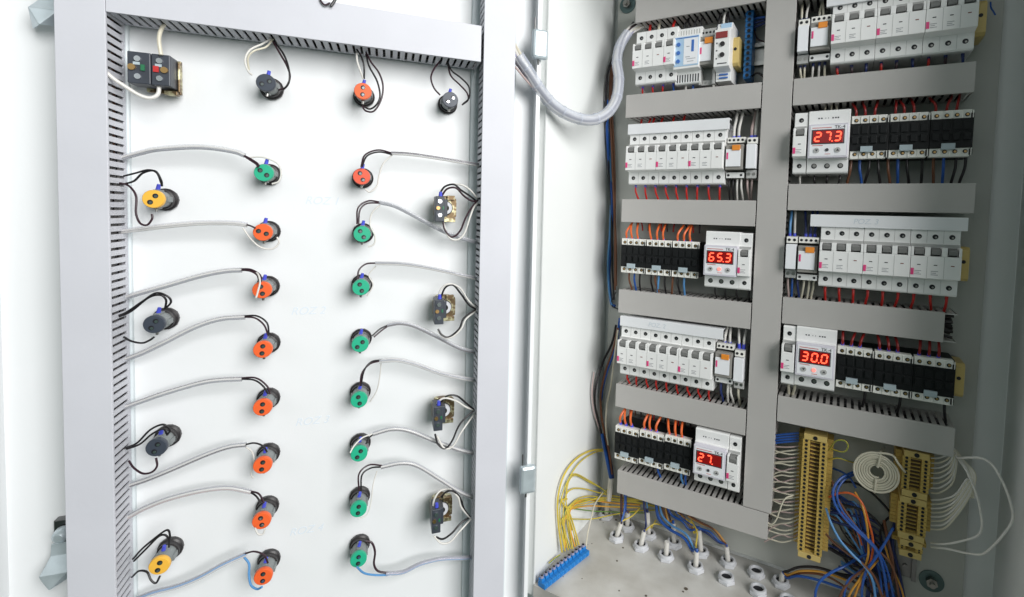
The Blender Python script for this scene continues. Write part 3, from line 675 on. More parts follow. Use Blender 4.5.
def make_tk(digits, dots, led, loc, label):
    r = empty('temperature_relay', loc, 0, label, 'temperature relay', 'white temperature relays with red displays')
    Wd = .0520; x0, x1 = -Wd/2, Wd/2
    mb = MB(); mb.prism([(-.009,-.0440),(-.0600,-.0440),(-.0620,-.0420),(-.0620,-.0245),(-.0660,-.0245),(-.0660,.0235),(-.0640,.0240),(-.0640,.0425),(-.0620,.0440),(-.009,.0440)], x0, x1)
    bd = mb.build('body', 'white_plastic', r, bevel=.0006)
    fr = MB(); fr.box(x0+.0012,x1-.0012,-.0775,-.0661,-.0238,.0228); face = fr.build('front_panel', 'tk_face', r, bevel=.0010)
    i_ = MB(); i_.box(x0+.0035,x1-.0035,-.0779,-.0775,-.0212,.0205); i_.build('faceplate', 'face_white', face, bevel=.0003)
    sc_ = MB(); sc_.box(-.0190,.0185,-.0786,-.0779,-.0035,.0135); scr = sc_.build('display', 'screen', r, bevel=.0003)
    bz = MB(); bz.box(-.0205,.0200,-.0782,-.0779,-.0050,.0150); bz.build('bezel', 'print_dark', face)
    for k,ch in enumerate(digits):
        x = -.0125+k*.0122
        if ch != ' ':
            make_digit_mesh(ch, r, x, .0050, .0066, .0116, -.0787, .0019).build('digit', 'digit', scr)
    k = dots
    MB().box(-.0125+k*.0122+.0048,-.0125+k*.0122+.0062,-.0790,-.0787,-.0020,-.0006).build('decimal_point', 'digit', scr)
    text('TK-4', .0062, 'type_lettering', 'print_dark', face, (.0140,-.0780,.0176))
    pm = MB(); pm.box(-.0200,.0040,-.0781,-.0779,.0170,.0178); pm.box(-.0190,-.0060,-.0781,-.0779,-.0072,-.0064); pm.box(-.003,.004,-.0781,-.0779,-.0190,-.0184); pm.build('printed_line', 'red_mark', face)
    for x,s in ((-.0135,-1),(.0125,1)):
        b_ = MB().cyl((x,-.0779,-.0135),(0,-1,0),.0036,.0010,20).build('button', 'grey_light', r)
        t_ = MB(); t_.add([(x-.0020,-.0791,-.0135+s*-.0014),(x+.0020,-.0791,-.0135+s*-.0014),(x,-.0791,-.0135+s*.0018)], [(0,1,2)]); t_.build('arrow', 'print_dark', b_)
    MB().cyl((-.0005,-.0779,-.0130),(0,-1,0),.0028 if led else .0022,.0009,16).build('indicator_light', 'led' if led else 'print_dark', r)
    hm = MB()
    for x in (-.0130,-.0095,-.0045,-.0010,.0045,.0080,.0110): 
        hm.box(x-.0009,x+.0009,-.0643,-.0640,.0320,.0338) if x not in (-.0045,-.0010) else hm.box(x-.0003,x+.0003,-.0643,-.0640,.0322,.0336)
    hm.build('terminal_marks', 'print_dark', bd)
    for x in (-.0165,0,.0165):
        h = MB().cyl((x,-.0619,-.0335),(0,-1,0),.0036,.0004,16).build('terminal_hole', 'hole', r)
        MB().cyl((x+.0003,-.0623,-.0332),(0,-1,0),.0024,.0003,12).build('terminal_screw', 'screw', h)
    return r
make_tk('653', 1, True, (-.1672,PL-.0001,-.0621), 'white relay whose red display reads 65.3')
make_tk('27 ', 1, False, (-.1705,PL-.0001,-.3780), 'white relay whose red display reads 27 with the last digit blank')
make_tk('273', 1, False, (-.0288,PL-.0001,.1134), 'white relay whose red display reads 27.3')
make_tk('300', 1, True, (-.0305,PL-.0001,-.1945), 'white relay whose red display reads 30.0')

# ================================================================== CONTACTORS
def make_contactor():
    r = empty('contactor', (0,0,0)); x0, x1 = -.0223,.0223
    mb = MB(); mb.box(x0,x1,-.0560,-.009,-.0280,.0280); mb.box(x0+.0001,x1-.0001,-.0640,-.0561,-.0185,.0185)
    for k in range(4):
        c = x0+.0060+k*.0108; mb.box(c-.0036,c+.0036,-.0665,-.0641,-.0090,.0010)
        mb.box(c-.0040,c+.0040,-.0655,-.0641,.0040,.0150)
    mb.box(-.0205,.0205,-.0650,-.0641,-.0020,.0020)
    bd = mb.build('body', 'black_plastic', r, bevel=.0006)
    for z0,z1,s in ((.0175,.0292,1),(-.0292,-.0175,-1)):
        tm = MB(); tm.box(x0+.0003,x1-.0022,-.0620,-.0500,z0,z1); 
        for k in range(5):
            c = x0+.0012+k*.0105; tm.box(c-.0003,c+.0009,-.0632,-.0619,z0+.001,z1-.001)
        ts = tm.build('terminal_strip', 'contact_white', r, bevel=.0005)
        for k in range(4):
            c = x0+.0062+k*.0105
            h = MB().cyl((c,-.0619,(z0+z1)/2-.0005*s),(0,-1,0),.0026,.0005,12).build('terminal_hole', 'hole', r)
            MB().cyl((c+.0003,-.0624,(z0+z1)/2-.0003*s),(0,-1,0),.0015,.0003,8).build('terminal_screw', 'brass', h)
    MB().box(-.0098,.0045,-.0672,-.0630,-.0205,-.0128).build('label_tab', 'tab', r, bevel=.0003)
    MB().box(x1-.0034,x1+.0002,-.0630,-.0500,.0180,.0245).build('clip', 'nut_black', r)
    MB().box(x1-.0034,x1+.0002,-.0630,-.0500,-.0275,-.0200).build('clip', 'nut_black', r)
    return r
CPR = None; first = True
for nm, xc0, z in (('left of the 65.3 display',-.3370,-.0655),('left of the blank-digit 27 display',-.3372,-.3900),('right of the 27.3 display',-.0020,.1178),('right of the 30.0 display',-.0035,-.2010)):
    for k,wd in enumerate(('leftmost','middle','rightmost')):
        if CPR is None: CPR = make_contactor()
        place(CPR, not first, (xc0+(k+.5)*.0448, PL-.0001, z+(0 if 'blank' not in nm else (.0025*(k-1)))), f'{wd} of the three black contactors {nm}', 'contactor', 'black contactors with white terminal strips'); first = False

# ================================================================== PLUG-IN RELAYS
def make_relay():
    r = empty('plug_in_relay', (0,0,0)); x0, x1 = -.0135,.0135
    mb = MB(); mb.box(x0,x1,-.0400,-.009,-.0310,.0310); mb.box(x0,x1,-.0560,-.0401,.0215,.0310); mb.box(x0,x1,-.0560,-.0401,-.0310,-.0235); mb.build('socket', 'grey_light', r, bevel=.0006)
    B('relay_body', 'grey_socket', r, (x0+.0008,x1-.0008,-.0700,-.0402,-.0195,.0185), bevel=.0008)
    B('name_plate', 'face_white', r, (x0+.0016,x1-.0040,-.0722,-.0702,-.0150,.0110), bevel=.0003)
    B('orange_tag', 'orange_tag', r, (-.0030,.0085,-.0735,-.0702,.0090,.0170), bevel=.0005)
    B('pink_mark', 'pink', r, (x0+.0026,x0+.0050,-.0726,-.0722,-.0040,.0060))
    for z in (.0262,-.0272):
        tb = B('terminal_row', 'contact_white' if z>0 else 'white_plastic', r, (x0+.0005,x1-.0005,-.0600,-.0561,z-.0042,z+.0042), bevel=.0003)
        for k in range(4 if z>0 else 2):
            c = x0+.0040+k*(.0063 if z>0 else .019); MB().cyl((c,-.0599,z),(0,-1,0),.0019,.0004,10).build('terminal_hole', 'hole', tb)
    return r
def make_slim():
    r = empty('slim_relay', (0,0,0)); x0, x1 = -.0075,.0075
    B('socket', 'grey_light', r, (x0,x1,-.0420,-.009,-.0310,.0310), (x0,x1,-.0580,-.0421,-.0310,-.0185), (x0,x1,-.0600,-.0421,.0200,.0300), bevel=.0006)
    B('relay_body', 'face_white', r, (x0+.0006,x1-.0006,-.0700,-.0422,-.0170,.0190), bevel=.0006)
    tr = B('terminal_row', 'contact_white', r, (x0+.0005,x1-.0005,-.0640,-.0601,.0205,.0295), bevel=.0003)
    for c in (-.0035,.0035):
        MB().cyl((c,-.0639,.0250),(0,-1,0),.0021,.0004,10).build('terminal_hole', 'hole', tr)
    for c in (-.0035,.0035):
        MB().cyl((c,-.0579,-.0245),(0,-1,0),.0024,.0006,10).build('terminal_screw', 'screw', r)
    return r
RP = make_relay(); SLP = make_slim(); u1 = u2 = False
GR = 'plug-in relays with orange tags'
for xc, z, lb in ((-.1545,.0960,'plug-in relay with orange tag right of the second left breaker row'),(-.1570,-.2235,'plug-in relay with orange tag right of the lowest left breaker row'),
                  (-.0455,.2600,'plug-in relay with orange tag left of the top right breaker row'),(-.0470,-.0520,'plug-in relay with orange tag left of the middle right breaker row')):
    place(RP, u1, (xc,PL-.0001,z), lb, 'relay', GR); u1 = True
for xc, z, lb in ((-.1305,.0950,'slim white relay between the orange tagged relay and the vertical duct, second left row'),(-.1345,-.2290,'slim white relay between the orange tagged relay and the vertical duct, lowest left breaker row'),
                  (-.0675,.2580,'slim white relay at the left end of the top right breaker row'),(-.0690,-.0510,'slim white relay at the left end of the middle right breaker row')):
    place(SLP, u2, (xc,PL-.0001,z), lb, 'relay', 'slim white relays beside the vertical duct'); u2 = True
# top left row: phase monitor, relay, timer
r = empty('phase_relay', (-.2345,PL-.0001,.2590), 0, 'pale blue faced phase monitoring relay with three blue knobs in the top left row', 'relay')
MB().prism([(-.009,-.0440),(-.0560,-.0440),(-.0580,-.0420),(-.0580,-.0245),(-.0700,-.0225),(-.0700,.0290),(-.0590,.0290),(-.0590,.0420),(-.0570,.0440),(-.009,.0440)], -.0205,.0205).build('body','white_plastic',r,bevel=.0006)
fp = B('faceplate', 'face_blue', r, (-.0195,.0195,-.0708,-.0700,-.0190,.0265), bevel=.0003)
B('face_field', 'face_white', fp, (-.0040,.0185,-.0711,-.0708,-.0170,.0230))
B('blue_line', 'print_blue', fp, (-.0190,.0185,-.0712,-.0708,.0240,.0252), (.0080,.0120,-.0714,-.0711,.0020,.0200))
B('printed_text', 'print_grey', fp, (-.0010,.0060,-.0713,-.0711,-.0060,-.0050), (.0000,.0150,-.0713,-.0711,-.0090,-.0082), (.0020,.0120,-.0713,-.0711,-.0130,-.0122), (.0000,.0050,-.0713,-.0711,.0100,.0110))
for z in (.0150,.0020,-.0110): MB().cyl((-.0125,-.0708,z),(0,-1,0),.0030,.0018,16).build('knob', 'print_blue', r)
for k in range(9):
    MB().box(-.0175+k*.0042,-.0155+k*.0042,-.0582,-.0579,-.0410,-.0290).build('vent_slot', 'print_dark', r)
    MB().box(-.0175+k*.0042,-.0163+k*.0042,-.0592,-.0589,.0320,.0400).build('vent_slot', 'grey_light', r)
r = empty('plug_in_relay', (-.2045,PL-.0001,.2560), 0, 'open socket relay with orange tag between the phase monitor and the timer, top left row', 'relay', GR)
B('socket','grey_light',r,(-.0125,.0125,-.040,-.009,-.0440,.0420),(-.0125,.0125,-.0560,-.0401,.0300,.0420),(-.0125,-.0085,-.0560,-.0401,-.0440,-.020),(.0085,.0125,-.0560,-.0401,-.0440,-.020),(-.0084,.0084,-.050,-.0401,-.0440,-.036),bevel=.0006)
B('relay_body','grey_socket',r,(-.0115,.0115,-.066,-.0402,-.0160,.0270),bevel=.0006); B('name_plate','face_white',r,(-.0105,.0080,-.0680,-.0661,-.0110,.0190),bevel=.0003); B('orange_tag','orange_tag',r,(-.0020,.0100,-.0700,-.0661,.0150,.0240),bevel=.0004); B('pink_mark','pink',r,(-.0090,-.0065,-.0684,-.0680,.0000,.0100))
for k in range(4):
    MB().cyl((-.0085+k*.0057,-.0559,.0360),(0,-1,0),.0018,.0005,10).build('terminal_hole','hole',r); 
    MB().cyl((-.0085+k*.0057,-.0499,-.0400),(0,-1,0),.0018,.0005,10).build('terminal_screw','screw',r)
r = empty('timer_relay', (-.1790,PL-.0001,.2580), 0, 'narrow white timer with dark red window and two black knobs, top left row', 'timer')
MB().prism([(-.009,-.0440),(-.0560,-.0440),(-.0560,-.0300),(-.0740,-.0260),(-.0740,.0290),(-.0600,.0330),(-.0560,.0440),(-.009,.0440)], -.0115,.0115).build('body','white_plastic',r,bevel=.0006)
B('window','window_red',r,(-.0095,.0080,-.0752,-.0740,.0160,.0255),bevel=.0003); B('top_cover','face_blue',r,(-.0060,.0100,-.0590,-.0562,.0340,.0430),bevel=.0004)
for z in (.0070,-.0090): MB().cyl((.0010,-.0740,z),(0,-1,0),.0035,.0020,16).build('knob','nut_black',r)
B('printed_text','print_dark',r,(-.0085,-.0065,-.0743,-.0740,.0080,.0100),(-.0085,-.0065,-.0743,-.0740,-.0030,-.0010),(-.0085,-.0065,-.0743,-.0740,-.0150,-.0130),(-.006,.008,-.0743,-.0740,-.0225,-.0210))
for k in range(2): B('terminal','print_blue',r,(-.0060,.0070,-.0585,-.0561,-.0350-.005*k,-.0330-.005*k))
# end stops
for x,z,lb,w_ in ((-.1640,.2600,'beige end stop right of the timer in the top left row',.0055),(.1340,.2620,'beige end stop right of the top right breaker row',.006),(.1335,-.0480,'beige end stop right of the middle right breaker row',.006),(.1368,-.1990,'beige end stop right of the contactors in the 30.0 display row',.006)):
    r = empty('end_stop', (x,PL-.0001,z), 0, lb, 'end stop', 'beige rail end stops')
    MB().prism([(-.009,-.022),(-.046,-.022),(-.0500,-.018),(-.0500,.018),(-.046,.022),(-.009,.022)], -w_,w_).build('body','beige_end',r,bevel=.0006)
    MB().cyl((0,-.0499,.003),(0,-1,0),.0024,.0005,12).build('screw','hole',r)

# blue neutral bar, top left
r = empty('terminal_bar', (-.1480,.832,.2730), 0, 'blue screw terminal bar standing upright beside the vertical duct, top left', 'terminal bar')
bb_ = MB(); bb_.box(-.0055,.0055,-.014,.016,-.0520,.0520)
for k in range(12): bb_.box(-.0060,.0060,-.0155,-.0141,-.0500+k*.0085,-.0445+k*.0085)
bb_.build('body','blue_term',r,bevel=.0008)
for k in range(12): MB().cyl((0,-.0156,-.0472+k*.0085),(0,-1,0),.0026,.0005,12).build('screw_hole','hole',r)
# blue bar on the floor by the left wall
a = fl(541,588); b_ = fl(586,553); dirv = (b_-a); Lb = dirv.length; ang = math.atan2(dirv.y, dirv.x)
r = empty('terminal_bar', a+Vector((0,0,.0003)), ang, 'bright blue screw terminal strip lying on the cabinet floor by the left wall', 'terminal bar')
r.rotation_euler = (math.radians(0),0,ang)
bb_ = MB(); n_ = 12
for k in range(n_):
    x0 = Lb*k/n_; x1 = Lb*(k+1)/n_-.0006; bb_.box(x0,x1,-.008,.007,.0,.0080); bb_.box(x0+.0006,x1-.0006,-.001,.0065,.0081,.0125); bb_.cyl(((x0+x1)/2,-.0081,.004),(0,-1,0),.0026,.0012,12)
bb_.build('body','blue_term_bright',r,bevel=.0006)
for k in range(n_):
    xc = Lb*(k+.45)/n_; 
    MB().cyl((xc,.0028,.0126),(0,0,1),.0030,.0035,12).build('screw_sleeve','w_lilac',r); MB().cyl((xc,.0028,.0162),(0,0,1),.0021,.0004,12).build('screw_hole','hole',r)

# ================================================================== BEIGE TERMINAL BLOCK STACKS
def stack(x0, x1, z0, z1, n, label, Yf=.80, slant=0.):
    """a stack of feed-through terminals on an upright rail"""
    r = empty('terminal_block_stack', ((x0+x1)/2, PL-.0001, (z0+z1)/2), 0, label, 'terminal block', 'beige terminal block stacks')
    Wd = x1-x0; H = z1-z0; D = PL-Yf; e = .0085
    for s in (1,-1):
        zc = s*(H/2-e/2)
        eb = B('end_bracket','beige_end',r,(-Wd*.46,Wd*.46,-D-.002,-.009,zc-e/2,zc+e/2),bevel=.0005)
        MB().cyl((0,-D-.0019,zc),(0,-1,0),.0030,.0006,12).build('screw','hole',eb)
    h = (H-2*e)/n
    for k in range(n):
        z = -H/2+e+k*h
        tb = MB(); tb.prism([(-.009,z+.0002),(-D+.018,z+.0002),(-D+.018,z+h-.0003),(-.009,z+h-.0003)], -Wd*.72, Wd*.72)
        tb.box(-Wd*.5,-Wd*.20,-D,-D+.0179,z+.0002,z+h-.0003); tb.box(Wd*.20,Wd*.5,-D,-D+.0179,z+.0002,z+h-.0003); tb.box(-Wd*.19,Wd*.19,-D+.0055,-D+.0179,z+.0002,z+h*.28)
        t_ = tb.build('terminal','beige',r,bevel=.0003)
        MB().box(-Wd*.185,Wd*.185,-D+.0075,-D+.0120,z+h*.40,z+h*.97).build('bridge_slot','beige_slot',t_)
        for s in (-1,1):
            MB().cyl((s*Wd*.35,-D+.0001,z+h/2),(0,-1,0),min(.0021,h*.37),.0004,10).build('screw_hole','hole',t_)
    return r
stack(-.0415,-.0085,-.4975,-.3100,29,'tall beige terminal block stack hanging below the right column ducts')
stack(.0820,.1130,-.3665,-.3035,9,'upper short beige terminal block stack right of the white coil')
stack(.0805,.1130,-.4260,-.3675,8,'middle beige terminal block stack right of the white coil')
stack(.0835,.1110,-.4500,-.4270,2,'smallest beige terminal block stack, lowest of the short ones')
o = MB(); 
for zz in range(7): pass
o.box(-.0385,-.0115,PL-.0015,PL-.0004,-.502,-.300); o.box(-.0385,-.0325,PL-.0080,PL-.0016,-.502,-.300); o.box(-.0175,-.0115,PL-.0080,PL-.0016,-.502,-.300)
tag(o.build('mounting_rail','rail_zinc',None,loc=Vector((-.025,PL,-.5))),'upright zinc rail behind the tall beige terminal stack','rail','zinc mounting rails behind the devices')
o = MB(); o.box(.0850,.1110,PL-.0015,PL-.0004,-.508,-.300); o.box(.0850,.0905,PL-.0080,PL-.0016,-.508,-.300); o.box(.1055,.1110,PL-.0080,PL-.0016,-.508,-.300); o.cyl((.098,PL-.0016,-.470),(0,-1,0),.0030,.0015,14); o.cyl((.098,PL-.0016,-.492),(0,-1,0),.0030,.0020,14)
tag(o.build('mounting_rail','steel_dark',None,loc=Vector((.098,PL,-.5))),'upright dark rail running down below the short beige terminal stacks','rail','zinc mounting rails behind the devices')

# ================================================================== WIRES AROUND THE DEVICES
def short_wires(xs, zt, Yt, zb, Yb, mt, rowlab, side, jit=.004, rad=.0016, ferr=None, cname='red', bulge=.0):
    n = len(xs)
    for k,x in enumerate(xs):
        m_ = mt[k%len(mt)] if isinstance(mt,(list,tuple)) else mt
        j = random.uniform(-jit,jit)
        pts = [Vector((x,Yt,zt)), Vector((x+j*.15,Yt-.001-bulge,zt+(zb-zt)*.35)), Vector((x+j*.7,(Yt+Yb)/2-bulge,zt+(zb-zt)*.7)), Vector((x+j,Yb,zb))]
        cn = {'w_red':'red','w_dred':'dark red','w_orange':'orange red','w_black':'black','w_brown':'brown','w_blue':'blue','w_lblue':'light blue','w_white':'white','w_navy':'navy','w_plum':'plum','w_cream':'cream','w_rose':'pinkish'}[m_]
        r = empty('short_wire', pts[0], 0, f'{ORD[k]} short wire from left {side} {rowlab}, {cn}', 'wire', f'short wires {side} {rowlab}')
        L = pts[0]
        MB().tube([p-L for p in pts], rad, 8, 5).build('insulation', m_, r, smooth=True)
        if ferr: 
            d = (pts[1]-pts[0]).normalized()
            MB().cyl(d*-.003, d, rad*1.45, .009, 10, rad*1.15).build('ferrule', ferr, r, smooth=True)
def poles(x0, n=9): return [x0+(k+.5)*MW for k in range(n)]
short_wires(poles(-.3285), .0560, .800, .0230, .812, 'w_red', 'the second left breaker row', 'below', ferr='ferrule', jit=.005)
short_wires(poles(-.3320), -.2700, .800, -.2980, .812, 'w_red', 'the lowest left breaker row', 'below', ferr='w_red', jit=.004)
short_wires(poles(-.0320), .2215, .802, .1980, .812, ['w_red','w_plum','w_navy'], 'the top right breaker row', 'below', ferr='w_navy', jit=.003)
short_wires(poles(-.0320), -.0890, .800, -.1190, .812, 'w_red', 'the middle right breaker row', 'below', jit=.004, ferr='w_red')
short_wires(poles(-.3225,4), .2215, .802, .1990, .812, ['w_red','w_red','w_red','w_blue'], 'the top left breakers', 'below', jit=.003, ferr='ferrule')
short_wires([-.306,-.290,-.266], .306, .806, .332, .815, ['w_red','w_cream','w_red'], 'the top left breakers', 'above', rad=.0022)
short_wires([-.245,-.238,-.228,-.219], .300, .800, .332, .815, 'w_black', 'the phase monitoring relay', 'above', rad=.0014, ferr='w_navy')
short_wires([-.190,-.183,-.176], .298, .800, .332, .815, ['w_black','w_white','w_black'], 'the timer', 'above', rad=.0018, ferr='ferrule')
short_wires([-.240,-.228,-.212,-.196], .2165, .804, .198, .812, ['w_white','w_blue','w_black','w_white'], 'the phase monitor and timer', 'below', rad=.0018)
short_wires([-.318,-.305,-.298,-.283,-.262,-.244], .150, .812, .176, .818, 'w_red', 'the busbar cover of the second left row', 'above', rad=.0018)
def cxs(x0): return [x0+.0448*k+.0063+.0105*j for k in range(3) for j in range(3)]
short_wires(cxs(-.3370), -.0395, .797, .0000, .818, 'w_orange', 'the middle left contactors', 'above', ferr='ferrule', jit=.010, bulge=.006, rad=.0018)
short_wires([x+.006 for x in cxs(-.3370)], -.0230, .826, .0100, .824, ['w_plum','w_red','w_black','w_red'], 'the middle left contactors', 'behind and above', jit=.012, rad=.0014)
short_wires(cxs(-.3372), -.3625, .797, -.3220, .818, 'w_orange', 'the bottom left contactors', 'above', ferr='ferrule', jit=.009, bulge=.006, rad=.0020)
short_wires([x-.0+.0050 for x in cxs(-.3372)], -.3540, .826, -.3160, .822, ['w_red','w_brown','w_black'], 'the bottom left contactors', 'behind and above', jit=.010, rad=.0015)
short_wires(cxs(-.0020), .1450, .797, .1760, .818, 'w_dred', 'the upper right contactors', 'above', ferr='w_dred', jit=.010, bulge=.003, rad=.0015)
short_wires(cxs(-.0035), -.1730, .797, -.1420, .818, 'w_dred', 'the lower right contactors', 'above', ferr='ferrule', jit=.008, bulge=.003, rad=.0017)
short_wires([-.326,-.316,-.306,-.286,-.279,-.272,-.262,-.248,-.240,-.229], -.0935, .800, -.1330, .812, ['w_brown','w_blue','w_black','w_black','w_brown','w_lblue','w_black','w_brown','w_black','w_lblue'], 'the middle left contactors', 'below', rad=.0017, jit=.006)
short_wires([-.180,-.164,-.147,-.128], -.1040, .804, -.1330, .812, 'w_black', 'the 65.3 relay', 'below', rad=.0013)
short_wires([-.270,-.262,-.2215,-.2140], -.4190, .802, -.4500, .812, ['w_black','w_blue','w_lblue','w_blue'], 'the bottom left contactors', 'below', rad=.0018)
short_wires([.001,.011,.023,.033,.0445,.056,.066,.083,.095,.106,.119,.129], .0890, .802, .0480, .812, ['w_brown','w_blue','w_black','w_black','w_brown','w_blue','w_black','w_black','w_brown','w_blue','w_black','w_black'], 'the upper right contactors', 'below', rad=.0017, jit=.006)
short_wires([-.045,-.0285,-.012,-.0640], .0680, .804, .0480, .812, ['w_black','w_black','w_black','w_white'], 'the 27.3 relay and its breaker', 'below', rad=.0014)
short_wires([.034,.0755,.124], -.2300, .804, -.2680, .815, 'w_black', 'the lower right contactors', 'below', rad=.0018, jit=.006)
short_wires([-.160,-.153,-.134,-.128], .1240, .800, .170, .815, ['w_white','w_white','w_rose','w_white'], 'the relays of the second left row', 'above', rad=.0021, ferr='ferrule')
short_wires([-.164,-.158,-.152,-.146,-.137,-.130], .0650, .800, .0250, .815, ['w_black','w_black','w_white','w_white','w_rose','w_rose'], 'the relays of the second left row', 'below', rad=.0015)
short_wires([-.160,-.152,-.138,-.131], -.1960, .800, -.1620, .815, 'w_white', 'the relays of the lowest left breaker row', 'above', rad=.0019, ferr='ferrule')
short_wires([-.163,-.152,-.148,-.136], -.2580, .800, -.2960, .815, ['w_navy','w_white','w_white','w_cream'], 'the relays of the lowest left breaker row', 'below', rad=.0018)
short_wires([-.072,-.066,-.049,-.044], .2890, .800, .3230, .815, ['w_cream','w_white','w_cream','w_cream'], 'the relays of the top right row', 'above', rad=.0016, ferr='w_navy')
short_wires([-.071,-.065,-.054,-.046,-.039], .2280, .802, .1990, .812, ['w_cream','w_cream','w_white','w_white','w_cream'], 'the relays of the top right row', 'below', rad=.0015, ferr='w_navy')
short_wires([-.0735,-.067,-.052,-.046,-.040], -.0220, .802, .0250, .815, ['w_lblue','w_white','w_navy','w_navy','w_navy'], 'the relays of the middle right row', 'above', rad=.0017, ferr='ferrule')
short_wires([-.073,-.067,-.060,-.051,-.044,-.038], -.0810, .802, -.1180, .812, ['w_rose','w_blue','w_navy','w_cream','w_cream','w_cream'], 'the relays of the middle right row', 'below', rad=.0015)
short_wires([-.036,-.028,-.020], .1530, .812, .1740, .815, 'w_cream', 'the 27.3 relay', 'above', rad=.0012)
short_wires([-.0650,-.0560], -.2380, .806, -.2660, .815, 'w_cream', 'the breaker left of the 30.0 display', 'below', rad=.0020)
short_wires([.1440,.1440+.004], .2900, .83, .2700, .82, 'w_blue', 'the top right end stop', 'behind', rad=.001)

# loose bundle running down the gap left of the plate
GB = 'loose wires running down beside the mounting plate'
def pw(pts, mt, label, group, rad=.0018, cat='wire'):
    P = []
    for p in pts:
        q = pp(*p)
        if q.x < XL+.004+rad: q = q*((XL+.004+rad)/q.x)
        if q.z < ZB+.002+rad: q = q*((ZB+.002+rad)/q.z)
        P.append(q)
    return wire(P, rad, mt, label, group, res=7)
pw([(634,22,.835),(626,34,.838),(614,55,.842),(607,78,.845),(606,110,.845),(608,150,.845),(611,200,.845),(612,260,.845),(614,300,.84)],'w_black','black wire running down left of the plate from behind the conduit',GB,.0022)
pw([(635,26,.83),(630,34,.832),(618,52,.838),(611,72,.84),(610,110,.84),(612,150,.84),(614,200,.84),(616,250,.84),(616,286,.835)],'w_brown','brown wire running down left of the plate beside the black one',GB,.0022)
pw([(637,28,.83),(624,44,.838),(616,60,.84),(612,80,.843),(612,110,.843),(614,150,.843),(615,190,.843),(615,240,.843),(615,290,.84)],'w_brown','second brown wire running down left of the plate, nearest the plate',GB,.0018)
pw([(607,100,.85),(607,130,.85),(609,165,.845),(612,200,.845),(611,240,.848),(609,275,.848),(611,302,.845),(615,306,.84)],'w_blue','thick blue wire running down left of the plate below the conduit',GB,.0026)
pw([(609,110,.845),(610,150,.845),(611,190,.845),(610,230,.845),(608,262,.845),(609,290,.845),(612,305,.84)],'w_lblue','light blue wire running beside the thick blue one left of the plate',GB,.0018)
pw([(616,292,.835),(612,300,.84),(612,306,.84),(618,309,.835)],'w_black','small black loop at the left end of the duct under the 65.3 display',GB,.0012)
pw([(616,325,.84),(612,343,.84),(603,362,.84),(596,385,.84),(595,405,.84),(600,428,.84),(606,452,.84),(611,474,.84)],'w_black','black wire bowing left of the lowest left breaker row',GB,.0022)
pw([(618,328,.84),(613,350,.838),(606,370,.838),(601,392,.838),(601,412,.838),(604,430,.838),(609,452,.838),(612,474,.838)],'w_brown','brown wire bowing left of the lowest left breaker row',GB,.0022)
pw([(620,318,.845),(616,345,.84),(608,368,.84),(603,386,.842),(601,400,.842)],'w_blue','blue wire bowing beside the brown one left of the lowest left breaker row',GB,.0026)
pw([(618,330,.838),(614,360,.838),(611,385,.838),(607,405,.838),(606,425,.838),(608,445,.838)],'w_cream','cream wire hanging left of the lowest left breaker row',GB,.0018)
pw([(594,372,.845),(592,392,.845),(594,412,.845),(601,434,.845),(608,456,.845),(612,476,.845)],'w_rose','outermost pinkish wire bowing left of the lowest left breaker row',GB,.0013)
pw([(602,434,.835),(605,450,.835),(608,465,.835),(611,480,.838)],'w_blue','blue wire entering the white cable sheath at the lower left',GB,.0030)
pw([(604,436,.84),(608,450,.84),(611,464,.84),(613,478,.84)],'w_navy','navy wire entering the white cable sheath at the lower left',GB,.0026)

pw([(611,478,.838),(610,488,.838),(609,500,.840)],'w_white','thick white cable sheath rising at the lower left of the plate',GB,.0052)
pw([(608,496,.842),(607,506,.846),(606.5,514,.849)],'w_cream','white cable stub entering the rearmost left gland',GB,.0042)
